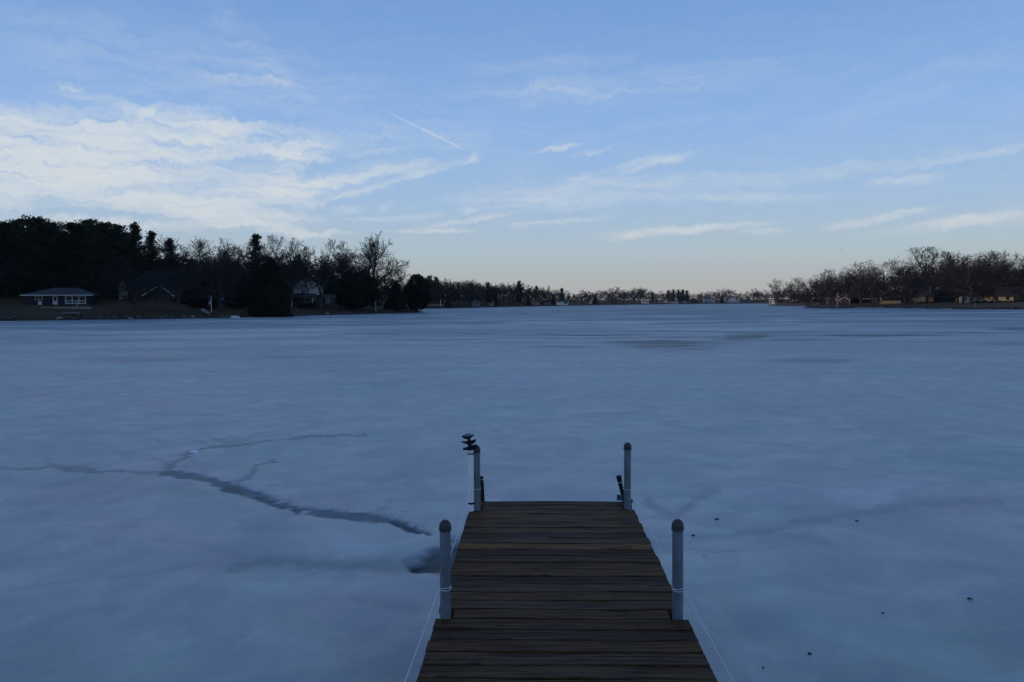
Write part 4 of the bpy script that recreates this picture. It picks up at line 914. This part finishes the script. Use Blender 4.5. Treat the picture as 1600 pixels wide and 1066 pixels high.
h = House('blue_house', 'small navy blue bungalow with grey hip roof and white picture window', 48, 136, 478, 170)
h.wall(M['navy'], 50, 135, 461.3, 478); h.hip(M['shingle_grey'], 41, 141, 80, 112, 449.3, 461, ov=.7, fascia=M['white'])
h.courses(50.5, 59.5, 462, 477, 0, M['navy'], 9); h.courses(71, 83, 462, 477, 0, M['navy'], 9)
h.window(60, 462.3, 70, 469, n=2); h.door(84, 463, 90.5, 477, M['dimwhite']); h.window(101, 462, 130, 475, n=3, rows=2, ft=.2)
h.wall(M['stone'], 49, 134, 477, 480, 8.1, -.12, 'foundation')
p = at(63, 168); tag(MB().box(-.3, -.25, 0, .3, .25, .75).build('cabinet', M['dimwhite'], None, loc=(p[0], p[1], tz(*p)), bevel=.03), 'white utility cabinet under the small window of the blue house', 'cabinet')
# terrace steps and small landing before the blue house
p = at(112, 148); st_ = thing('landing_stage', 'grey wooden landing with steps on the bank below the blue house', 'landing', (p[0], p[1], tz(*p) - .1), R(8))
for i in range(8): MB().box(-1.6 + i * .4, -.6, .62, -1.24 + i * .4, .6, .66).build('board', M['grey_wood'], st_)
for x_ in (-1.5, 1.5):
    for y_ in (-.5, .5): MB().box(x_ - .06, y_ - .06, -.6, x_ + .06, y_ + .06, .61).build('leg', M['grey_wood'], st_)
for i in range(4): MB().box(1.62, -.3 + i * .28, .5 - i * .14, 2.4, -.06 + i * .28, .54 - i * .14).build('step', M['grey_wood'], st_)
MB().box(-1.6, -.66, .35, 1.6, -.61, .61).build('skirt', M['grey_wood'], st_)
p = at(104, 157); w_ = thing('retaining_wall', 'low grey retaining wall across the slope below the blue house', 'wall', (p[0], p[1], tz(*p)), R(8))
for i in range(16): MB().box(-4.8 + i * .6, -.2, -.5, -4.22 + i * .6, .2, .30 + .03 * math.sin(i * 2.1)).build('block', M['stone'], w_)

h = House('brown_house', 'large dark brown house with gabled window bay and high roof on the left bank', 205, 296, 474, 186)
h.wall(M['brown_wall'], 207, 292, 446.5, 474, 10, 3); h.hip(M['shingle_dark'], 200, 298, 222, 284, 420, 447, 10, 3, .6)
h.gable(M['brown_wall'], M['shingle_dark'], 229, 268, 251, 446, 460.5, 474, 6, 0, .6, M['dimwhite'])
h.window(234, 461.5, 246, 473, M['grey_wood'], 3); h.window(248.5, 461.5, 262, 473, M['grey_wood'], 3)
h.window(276, 463, 284, 469, M['dimwhite'], 2, y0=3); h.window(287, 461, 291, 466, M['dimwhite'], 1, y0=3)
h = House('stone_wing', 'pale stone end wall with chimney glimpsed left of the big brown house', 186, 200, 468, 188)
h.gable(M['stone'], M['shingle_dark'], 187, 199, 191.5, 439, 448, 468, 5, 0, .25); h.window(190.5, 449, 193, 454, M['grey_wood'], 1)
h.chimney(h.o, 190, 193, 434, 441, M['stone'], 1)

h = House('hillside_house', 'small bluish house with white trim half hidden left of the columnar cedar', 380, 408, 458, 222)
h.wall(M['dimwhite'], 383, 407, 442, 458, 7); h.hip(M['shingle_dark'], 381, 410, 388, 404, 436, 442.5, 7, 0, .4, M['white']); h.window(387.5, 444, 399, 451, M['white'], 2); h.window(401, 449, 405, 455, M['white'], 1)
h.wall(M['stone'], 399, 404, 433, 439, .8, 3, 'chimney')

h = House('white_gable_house', 'white gabled house with low porch roof behind a bare oak', 455, 504, 481, 200)
h.gable(M['dimwhite'], M['shingle_dark'], 457, 499, 478.5, 434.5, 448.5, 462, 9, 2.5, .5, M['white'])
h.wall(M['brown_wall'], 446, 503, 461, 481, 9, 2.4, 'lower_wall')
h.window(479, 451, 482, 458, M['dimwhite'], 1, y0=2.5)
m = MB(); a, c_ = h.X(443), h.X(493); m.add([(a, -.6, h.Z(463.5)), (c_, -.6, h.Z(464.5)), (c_, 2.45, h.Z(458.5)), (a, 2.45, h.Z(457.5)), (a, -.6, h.Z(464.6)), (c_, -.6, h.Z(465.6)), (c_, 2.45, h.Z(459.6)), (a, 2.45, h.Z(458.6))],
      [(0, 1, 2, 3), (4, 7, 6, 5), (0, 4, 5, 1), (1, 5, 6, 2), (2, 6, 7, 3), (3, 7, 4, 0)]); m.build('porch_roof', M['shingle_grey'], h.o)
for px in (447.5, 457, 489): h.box('porch_post', M['dimwhite'], px - .7, 465.5, px + .7, 481, -.3, -.1)
h.window(470, 466.5, 484, 472.5, M['dimwhite'], 3, y0=2.4); h.window(486, 466.5, 492, 472.5, M['dimwhite'], 1, y0=2.4); h.chimney(h.o, 455, 456.6, 440, 450, M['brown_wall'], 8)
h.wall(M['brown_wall'], 504, 521, 465, 481, 6, 3, 'side_wing'); h.hip(M['shingle_grey'], 502, 523, 506, 519, 459.5, 465, 6, 3, .3); h.window(507.5, 466, 513.5, 473.5, M['dimwhite'], 2, y0=3)

h = House('boathouse', 'small reddish brown boathouse with white gable trim on the right shore', 1310, 1328, 477.5, 292, 'boathouse')
h.gable(M['rust_wall'], M['shingle_brown'], 1311.5, 1326.5, 1319, 464.3, 469, 477.5, 5, 0, .3, M['white']); h.window(1314, 474.5, 1323, 476.5, M['brown_wall'], 2)
h.box('corner_board', M['tan'], 1326, 469.5, 1327, 477.5, -.08, -.01); h.window(1312.3, 469.6, 1313.4, 472.6, M['dimwhite'], 1)
h = House('low_brown_house', 'long low house with dull brown roof behind bare trunks on the right bank', 1327, 1380, 475.5, 312)
h.wall(M['brown_wall'], 1328, 1379, 467.3, 475.5, 9); h.hip(M['shingle_brown'], 1324, 1382, 1333, 1372, 455.5, 467, 9, 0, .8); h.box('gutter', M['white'], 1347.5, 466.8, 1377, 467.6, -1.0, -.85)
h.window(1350, 470, 1358, 474.5, M['brown_wall'], 3); h.window(1371, 471, 1377, 473.5, M['dimwhite'], 2); h.door(1366.2, 468.8, 1368.6, 474.5, M['dimwhite'], glass=False); h.window(1331, 468.5, 1343, 474.5, M['brown_wall'], 4)
h = House('sunroom_house', 'gabled brown house with dark window band over tan brick on the right bank', 1377, 1412, 475, 288)
h.gable(M['brown_wall'], M['shingle_brown'], 1378, 1421, 1398, 452.5, 463.5, 470.5, 9, 0, .5)
h.wall(M['tan'], 1378.2, 1406, 470.2, 475.2, 8.6, -.12, 'brick_base'); h.window(1382, 463.8, 1401, 470, M['brown_wall'], 6); h.wall(M['brown_wall'], 1406.3, 1420, 463, 475, 8, .3)
h.box('corner_post', M['dimwhite'], 1377.3, 463.5, 1378.3, 470.5, -.2, -.02); h.chimney(h.o, 1403, 1405.4, 448.5, 455, M['stone'], 4); h.window(1418, 467.5, 1428, 469.3, M['white'], 2, y0=.28)
h = House('brick_house', 'orange brick house with brown hip roof and pale glass doors', 1422, 1457, 474, 286)
h.wall(M['orange_brick'], 1424, 1456.5, 462.5, 474, 9); h.hip(M['shingle_brown'], 1408, 1460, 1422, 1446, 450, 462.7, 9, 0, .8)
h.window(1433.5, 463.3, 1445, 473, M['grey_wood'], 3, pane=M['paleglass']); h.window(1445.5, 463.3, 1449.5, 472.5, M['brown_wall'], 1); h.window(1419, 467.4, 1424, 469, M['white'], 1)
h = House('dark_house', 'dark house between the brick house and the yellow house', 1458, 1506, 474, 290)
h.wall(M['brown_wall'], 1459, 1505, 461.5, 474, 9); h.hip(M['shingle_dark'], 1455, 1512, 1464, 1496, 452.5, 461.5, 9, 0, .6); h.window(1462, 464, 1476, 470, M['brown_wall'], 3); h.window(1484, 464, 1494, 471, M['brown_wall'], 2)
h.chimney(h.o, 1458.4, 1459.8, 446.5, 455, M['stone'], 4)
h = House('yellow_house', 'pale yellow house with rusty brown roof and white framed windows at far right', 1508, 1612, 472.5, 262)
h.wall(M['yellow'], 1509, 1584, 463, 472.5, 9); h.wall(M['brown_wall'], 1584.2, 1640, 463, 472.5, 9); h.hip(M['shingle_brown'], 1503, 1650, 1524, 1636, 448, 463, 9, 0, .8); h.wall(M['cream'], 1506.5, 1517, 463.5, 472.5, 2.5, -2.5, 'porch_wall')
h.window(1509, 464, 1514.5, 469.5, M['white'], 2, rows=2, y0=-2.5); h.window(1529.5, 463.5, 1541.5, 469.8, M['white'], 4); h.window(1522, 463.8, 1525.5, 468.5, M['rust_wall'], 1); h.window(1551.5, 463.5, 1560, 469.5, M['white'], 2); h.window(1569.5, 463.5, 1575, 469.5, M['dimwhite'], 1)
h.window(1580, 463.6, 1598, 471, M['grey_wood'], 3); h.chimney(h.o, 1539.5, 1541, 443.5, 451, M['stone'], 4)
def hedge(px0, px1, y0, y1, d, label, mat='cedar'):
    g_ = np.random.default_rng(int(px0)); k_ = d / F; x, y = at((px0 + px1) / 2, d); zb = z_at((px0 + px1) / 2, y1, d); w_ = (px1 - px0) * k_ / 2; hh_ = (y1 - y0) * k_; n = 900
    t = g_.uniform(-1, 1, n); cs = np.stack([t * w_, g_.normal(0, .5, n), g_.random(n) * hh_ * (.85 + .15 * np.sin(t * 9))], 1)
    V, Fc = leaf_tris(cs, .16, 3, .12, 1, 4); o = link('hedge', to_mesh('hedge', (V, Fc), M[mat]), None, None, (x, y, zb)); tag(o, label, 'hedge')
hedge(1519, 1552, 469.8, 475.5, 259, 'dark clipped hedge along the front of the yellow house'); hedge(1556, 1582, 470.4, 474.5, 259, 'low dark hedge right of the trunk by the yellow house')
hedge(1434, 1458, 472, 475.5, 280, 'reddish low shrubs below the glass doors of the brick house', 'dryleaf')
hedge(466, 494, 472, 481, 196, 'dark foundation hedge before the white gabled house')
hedge(1584, 1625, 469, 475.5, 256, 'dark hedge at the far right edge by the yellow house')
hedge(1270, 1290, 465, 472.5, 395, 'dark evergreen hedge behind the cape on the right')

h = House('cape_house', 'dim brown house with tan wall pieces on the farther right cape', 1236, 1266, 471.5, 462)
h.wall(M['brown_wall'], 1237, 1266, 465, 471.5, 9); h.hip(M['shingle_dark'], 1235, 1268, 1243, 1262, 460.5, 465.3, 9, 0, .6); h.window(1250, 466, 1264, 471, M['brown_wall'], 3)
h.box('tan_panel', M['tan'], 1238.4, 466.2, 1240, 471.4, -.1, -.01); h.box('tan_panel', M['tan'], 1243, 467.5, 1246, 471.4, -.1, -.01)
h = House('small_pavilion', 'little white roofed shelter at the tip of the farther right cape', 1202, 1210, 473.5, 488, 'shelter')
for px in (1202.6, 1209): h.box('post', M['cream'], px, 470, px + .5, 475, .1, .3); h.box('post', M['cream'], px, 470, px + .5, 475, 2.1, 2.3)
h.wall(M['cream'], 1206.3, 1210, 470.2, 473.5, 2.4, 0); h.hip(M['white'], 1201.5, 1211, 1203, 1209, 469, 469.8, 2.4, 0, .4)

def far_house(name, label, px0, px1, yr, ye, yb, d, wall, roof, wins, gable=None, deck=False):
    h = House(name, label, px0, px1, yb, d); h.wall(wall, px0, px1, ye, yb, 9)
    if gable: h.gable(wall, roof, gable[0], gable[1], (gable[0] + gable[1]) / 2, gable[2], ye, yb, 9, -.6, .3, M['white'])
    h.hip(roof, px0 - .6, px1 + .6, px0 + (px1 - px0) * .15, px1 - (px1 - px0) * .15, yr, ye, 9, 0, .5)
    for w_ in wins: h.window(*w_, ft=.12, y0=0)
    if deck:
        ym = (ye + yb) / 2; h.box('balcony', M['white'], px0, ym - .3, px1, ym + .4, -1.6, -.01)
        for k_ in range(5): px = px0 + (px1 - px0 - .4) * k_ / 4; h.box('balcony_post', M['white'], px, ym + .4, px + .35, yb, -1.5, -1.35)
    return h
far_house('lakeside_house', 'grey cottage under the trees on the nearer distant bank', 737, 750, 469.5, 472, 477, 440, M['blue_grey'], M['shingle_grey'], [(739, 473, 742, 475.5), (745, 473, 748, 475.5)])
far_house('lakeside_house', 'small grey cottage right of the first under the distant trees', 762, 772, 469, 471.5, 476, 490, M['grey_wood'], M['shingle_grey'], [(764, 472.5, 767, 474.5)])
far_house('lakeside_house', 'blue grey house with white window frames on the distant bank', 828, 843, 468, 471, 475.5, 580, M['blue_grey'], M['shingle_grey'], [(832, 472, 835, 474.8), (838, 472, 840, 474.8)])
far_house('lakeside_house', 'long dim blue house just left of the round evergreen on the distant bank', 846, 861, 469, 471.6, 475.5, 590, M['blue_grey'], M['shingle_dark'], [(850, 472.3, 853, 474.8), (857, 472.3, 859.5, 474.8)])
far_house('lakeside_house', 'pale blue white house with large white framed window on the distant bank', 868, 888, 468.5, 471, 475.3, 610, M['dimwhite'], M['shingle_grey'], [(881, 471.6, 887, 474.8), (871, 472, 874, 474)])
far_house('lakeside_house', 'small white house under the left of the middle distant trees', 921, 932, 470, 471.3, 474, 690, M['cream'], M['white'], [(924, 472, 927, 473.5)])
far_house('lakeside_house', 'dim brown house among bare trees in the middle of the far bank', 954, 963, 465, 468, 474.2, 740, M['brown_wall'], M['shingle_brown'], [(957, 469.5, 960, 472)])
far_house('lakeside_house', 'white cottage with flat white roofline at the middle of the far bank', 1003, 1014, 468.8, 470, 473.8, 830, M['cream'], M['white'], [(1005, 471, 1008, 473), (1010, 471, 1012, 473)])
far_house('lakeside_house', 'long low white house with a small gable on the far bank', 1031, 1059, 468.5, 470.5, 473.8, 860, M['white'], M['shingle_grey'], [(1044, 471, 1047, 473), (1050, 471, 1053, 473)], gable=(1036, 1043, 467.8))
far_house('lakeside_house', 'tiny pale house left of the two storey white house', 1069, 1074, 467, 468.8, 473.5, 880, M['cream'], M['shingle_grey'], [(1070.5, 470, 1072.5, 472)])
far_house('lakeside_house', 'dark low house in the trees beside the two storey white house', 1079, 1090, 467, 469.5, 473.4, 890, M['brown_wall'], M['shingle_grey'], [(1082, 470.5, 1086, 472.5)])
far_house('lakeside_house', 'two storey white house with full balcony on the far bank', 1100, 1117, 465, 466.6, 472.8, 900, M['white'], M['shingle_grey'], [(1101.5, 467.2, 1105, 468.8), (1107, 467.2, 1110, 468.8), (1112, 467.2, 1115, 468.8), (1103, 470.4, 1107, 472), (1110, 470.4, 1113, 472)], deck=True)
far_house('lakeside_house', 'tan and white house with wide gable and deck at the right of the far bank', 1133, 1155, 465.5, 467.4, 472.5, 905, M['cream'], M['shingle_brown'], [(1135, 468, 1138, 471), (1149, 468, 1152, 471)], gable=(1139, 1150, 465.3), deck=True)

# ------------------------------------------------------------------ small shore furniture
def flagpole(px, d, top, label):
    x, y = at(px, d); zb = tz(x, y); hh_ = z_at(px, top, d) - zb; o = thing('flagpole', label, 'flagpole', (x, y, zb))
    MB().tube([(0, 0, -.3), (0, 0, hh_ * .5), (0, 0, hh_)], [.10, .085, .06], 10).build('pole', M['white'], o, True); MB().lathe([(.02, 0), (.11, .06), (.11, .12), (.02, .18)], 10, (0, 0, hh_)).build('finial', M['grey_dome'], o, True)
    fl = thing('flag', 'limp striped flag hanging from the ' + ('left bank' if px < 800 else 'right bank') + ' flagpole', 'flag', (x, y, zb + hh_ * .93))
    for i, (mt, nm) in enumerate((('flag_blue', 'canton'), ('flag_red', 'stripe'), ('flag_white', 'stripe'), ('flag_red', 'stripe'))):
        vs = []; fs = []; n = 6
        z0_, z1_ = -hh_ * .12 * i, -hh_ * .12 * (i + 1)
        for j in range(n + 1):
            xx = -.11 - .55 * j / n; yy = .10 * math.sin(j * 1.9 + i)
            for z_ in (z0_, z1_): vs += [(xx * (1 - .06 * i), yy, z_ - .25 * j / n * i), (xx * (1 - .06 * i), yy + .02, z_ - .25 * j / n * i)]
        for j in range(n):
            a = 4 * j; e = a + 4; fs += [(a, e, e + 2, a + 2), (a + 1, a + 3, e + 3, e + 1), (a, a + 1, e + 1, e), (a + 2, e + 2, e + 3, a + 3)]
        me = bpy.data.meshes.new(nm); me.from_pydata(vs, [], fs); me.update(); link(nm, me, M[mt], fl)
flagpole(330.3, 162, 462, 'white flagpole on the left bank near the overturned boat'); flagpole(1308, 277, 458.5, 'white flagpole at the tip of the right bank')
def post_thing(name, label, cat, px, d, y_top, r, mat, head=None):
    x, y = at(px, d); zb = tz(x, y); hh_ = z_at(px, y_top, d) - zb; o = thing(name, label, cat, (x, y, zb))
    MB().tube([(0, 0, -.3), (0, 0, hh_)], r, 8).build('pole', M[mat], o, True)
    if head == 'lamp':
        MB().lathe([(.08, 0), (.22, .1), (.26, .4), (.16, .46)], 8, (0, 0, hh_)).build('lamp_shade', M['grey_wood'], o); MB().lathe([(.3, .47), (.22, .54), (.04, .68)], 8, (0, 0, hh_)).build('lamp_cap', M['cap'], o)
    if head == 'house':
        MB().box(-.3, -.25, hh_, .3, .25, hh_ + .45).build('box', M['grey_wood'], o); MB().add([(-.38, -.32, hh_ + .45), (.38, -.32, hh_ + .45), (0, -.32, hh_ + .75), (-.38, .32, hh_ + .45), (.38, .32, hh_ + .45), (0, .32, hh_ + .75)], [(0, 1, 2), (3, 5, 4), (0, 3, 4, 1), (1, 4, 5, 2), (2, 5, 3, 0)]).build('roof', M['cap'], o)
        MB().box(-.2, -.258, hh_ + .15, .2, -.252, hh_ + .35).build('opening', M['black'], o)
post_thing('birdhouse', 'birdhouse on a pale pole at the foot of the big bare oak', 'birdhouse', 587, 214, 471.5, .09, 'white', 'house')
post_thing('lamp_post', 'dark garden lamp post right of the left flagpole', 'lamp', 348, 162, 469, .06, 'cap', 'lamp')
post_thing('marker_post', 'short white post on the lawn above the overturned boat', 'post', 372.5, 175, 482, .1, 'white')
post_thing('marker_post', 'white post on the distant bank just right of the oval cedar', 'post', 688.5, 405, 468.5, .16, 'white')
post_thing('marker_post', 'grey post at the right shore in front of the yellow house', 'post', 1523.8, 232, 473.5, .22, 'grey_wood')
post_thing('marker_post', 'thin white post standing in front of the blue house', 'post', 120.5, 158, 470, .05, 'white')
# rail fence on the distant bank
def pt(px, d): x, y = at(px, d); return Vector((x, y, tz(x, y)))
fa, fb = pt(664, 400), pt(700, 408); fo = thing('rail_fence', 'low pale rail fence beside the white post on the distant bank', 'fence', tuple(fa))
for i in range(7):
    v = fa.lerp(fb, i / 6) - fa; MB().box(v.x - .07, v.y - .07, v.z - .4, v.x + .07, v.y + .07, v.z + 1.1).build('post', M['grey_wood'], fo)
for z_ in (.55, 1.0): MB().tube([(0, -.1, z_), (fb.x - fa.x, fb.y - fa.y - .1, fb.z - fa.z + z_)], .07, 6).build('rail', M['dimwhite'], fo)
# overturned white boat, small dock, tarp covered boat
def hull(name, label, px, d, L, wd, hh_, mat, rz, lift=0):
    x, y = at(px, d); zb = max(tz(x, y), 0); o = thing(name, label, 'boat', (x, y, zb + lift), rz); vs = []; fs = []; n = 12; m_ = 8
    for i in range(n + 1):
        t = i / n; bw = wd / 2 * (1 - max(0, (t - .55) / .45) ** 2 * .92); bh = hh_ * (1 - .25 * t ** 2)
        for j in range(m_ + 1): a = math.pi * j / m_; vs.append((-L / 2 + L * t, math.cos(a) * bw, math.sin(a) ** .7 * bh if 0 < j < m_ else 0))
    for i in range(n):
        for j in range(m_): a = i * (m_ + 1) + j; fs.append((a, a + 1, a + m_ + 2, a + m_ + 1))
    fs.append(tuple(range(m_, -1, -1))); me = bpy.data.meshes.new('hull'); me.from_pydata(vs, [], fs); me.update(); me.polygons.foreach_set('use_smooth', [True] * len(me.polygons)); link('hull', me, M[mat], o)
    MB().tube([(-L / 2, 0, hh_ + .01), (0, 0, hh_ + .01), (L / 2 * .9, 0, hh_ * .78)], .035, 6).build('keel', M['grey_dome'], o); return o
hull('rowing_boat', 'white overturned rowing boat lying at the left shoreline', 367.5, 156.5, 1.7, .9, .48, 'white', R(5))
hull('covered_boat', 'grey covered boat tilted on the bank left of the flagpole', 321, 159, 2.0, .9, .5, 'grey_wood', R(-10), .35).rotation_euler = (0, R(28), R(-10))
p = at(349.5, 156); dk = thing('small_dock', 'small grey wooden dock at the left shoreline beside the white boat', 'dock', (p[0], p[1], 0))
for i in range(8): MB().box(-.9 + i * .23, -.8, .36, -.69 + i * .23, 1.2, .40).build('plank', M['grey_wood'], dk)
for x_ in (-.85, .85):
    for y_ in (-.7, .9): MB().tube([(x_, y_, -.4), (x_, y_, .9)], .05, 6).build('post', M['grey_wood'], dk)
p = at(1477, 236); dk = thing('small_dock', 'short sandy coloured dock section at the right shoreline before the dark house', 'dock', (p[0], p[1], 0), R(-20))
for i in range(12): MB().box(-1.8 + i * .3, -.7, .22, -1.53 + i * .3, .7, .27).build('plank', M['sand_wood'], dk)
for x_ in (-1.7, 1.7):
    for y_ in (-.6, .6): MB().box(x_ - .08, y_ - .08, -.5, x_ + .08, y_ + .08, .21).build('leg', M['sand_wood'], dk)
MB().box(-1.8, -.76, .02, 1.8, -.71, .24).build('skirt', M['sand_wood'], dk)
# seawall on the right bank
cv = [P(1334, 283.5), P(1370, 277), P(1405, 270.5), P(1440, 254.5), P(1456, 247)]; sw = thing('seawall', 'low pale concrete seawall along the right bank shoreline', 'wall', (cv[0][0], cv[0][1], 0)); i_ = 0
for (a0, a1), (b0, b1) in zip(cv, cv[1:]):
    L = math.hypot(b0 - a0, b1 - a1); n = max(1, int(L / 2.0)); ang = math.atan2(b1 - a1, b0 - a0)
    for j in range(n):
        t = (j + .5) / n; i_ += 1; MB().box(-L / n / 2 + .02, -.2, -.3, L / n / 2 - .02, .2, .24 + .03 * math.sin(i_ * 1.7)).build('block', M['stone'], sw, loc=(a0 + (b0 - a0) * t - cv[0][0], a1 + (b1 - a1) * t - cv[0][1] - 1.0, 0), rot=(0, 0, ang))
# stones along the shorelines
rk = []
for s in range(4):
    m = MB(); r_ = random.Random(s + 300); m.lathe([(.3, -.2), (.45, -.05), (.4, .15), (.22, .28), (.04, .32)], 8); m.v = [(x * r_.uniform(.8, 1.3), y * r_.uniform(.8, 1.3), z * r_.uniform(.8, 1.2)) for x, y, z in m.v]
    me = bpy.data.meshes.new('stone'); me.from_pydata(m.v, [], m.f); me.update(); me.materials.append(M['rock']); rk.append(me)
def stones(segs, n, label, group, smin, smax):
    for i in range(n):
        px = tr_r.uniform(*segs[0]); d = segs[1](px) + tr_r.uniform(-.3, 1.6); x, y = at(px, d); s_ = tr_r.uniform(smin, smax)
        o = link('shore_stone', tr_r.choice(rk), None, None, (x, y, max(tz(x, y), -.05)), (0, 0, tr_r.uniform(0, 6))); o.scale = (s_, s_, s_ * .8); tag(o, label, 'stone', group)
def dl2(px): return float(np.interp(px, [0, 60, 130, 200, 270, 340, 430, 480, 560, 620, 656], [140, 141, 146, 149, 153, 157, 170, 182, 205, 218, 229]))
stones([(0, 655), dl2], 110, 'grey stone in the rocky edge of the left shoreline', 'stones along the left shoreline', .5, 1.3)
stones([(1256, 1600), d3], 60, 'grey stone along the right shoreline', 'stones along the right shoreline', .6, 1.4)
for px, lab in [(204, 'pale rock at the shoreline below the spreading bare oak'), (300, 'pale flat rock at the shoreline left of the covered boat'), (511, 'white rock at the shoreline below the white gabled house'), (92, 'pale rock at the waterline below the blue house')]:
    x, y = at(px, dl2(px) + .3); o = link('pale_rock', rk[1].copy(), None, None, (x, y, max(tz(x, y), 0))); o.data.materials[0] = M['stone']; o.scale = (1.4, 1, .7); tag(o, lab, 'rock')
# a distant bird
d_ = ray(1316, 389).normalized() * 330; bd = thing('flying_bird', 'tiny dark bird high above the right bank trees', 'bird', (d_.x, d_.y, CAM_Z + d_.z))
MB().tube([(-.3, 0, 0), (-.1, 0, .02), (.12, 0, .02), (.28, 0, .04)], [.02, .07, .08, .03], 8).build('body', M['black'], bd, True)
for sg in (-1, 1): MB().add([(-.08, 0, .05), (.1, 0, .05), (.06, sg * .32, .16), (-.1, sg * .62, .10), (-.08, 0, .03), (.1, 0, .03), (.06, sg * .32, .14), (-.1, sg * .62, .09)], [(0, 1, 2, 3), (4, 7, 6, 5), (0, 4, 5, 1), (1, 5, 6, 2), (2, 6, 7, 3), (3, 7, 4, 0)]).build('wing', M['black'], bd)

# ------------------------------------------------------------------ haze
hz = MB().box(-1500, -1500, -2.2, 1500, 1500, 60).build('haze', None); tag(hz, 'thin evening haze over the lake', kind='stuff')
mh = bpy.data.materials.new('haze'); mh.use_nodes = True; t = mh.node_tree; t.nodes.remove(t.nodes['Principled BSDF'])
pv = t.nodes.new('ShaderNodeVolumePrincipled'); pv.inputs['Density'].default_value = .00006; pv.inputs['Color'].default_value = (.8, .82, .88, 1); pv.inputs['Anisotropy'].default_value = 0.2
t.links.new(pv.outputs[0], t.nodes['Material Output'].inputs['Volume']); hz.data.materials.append(mh)
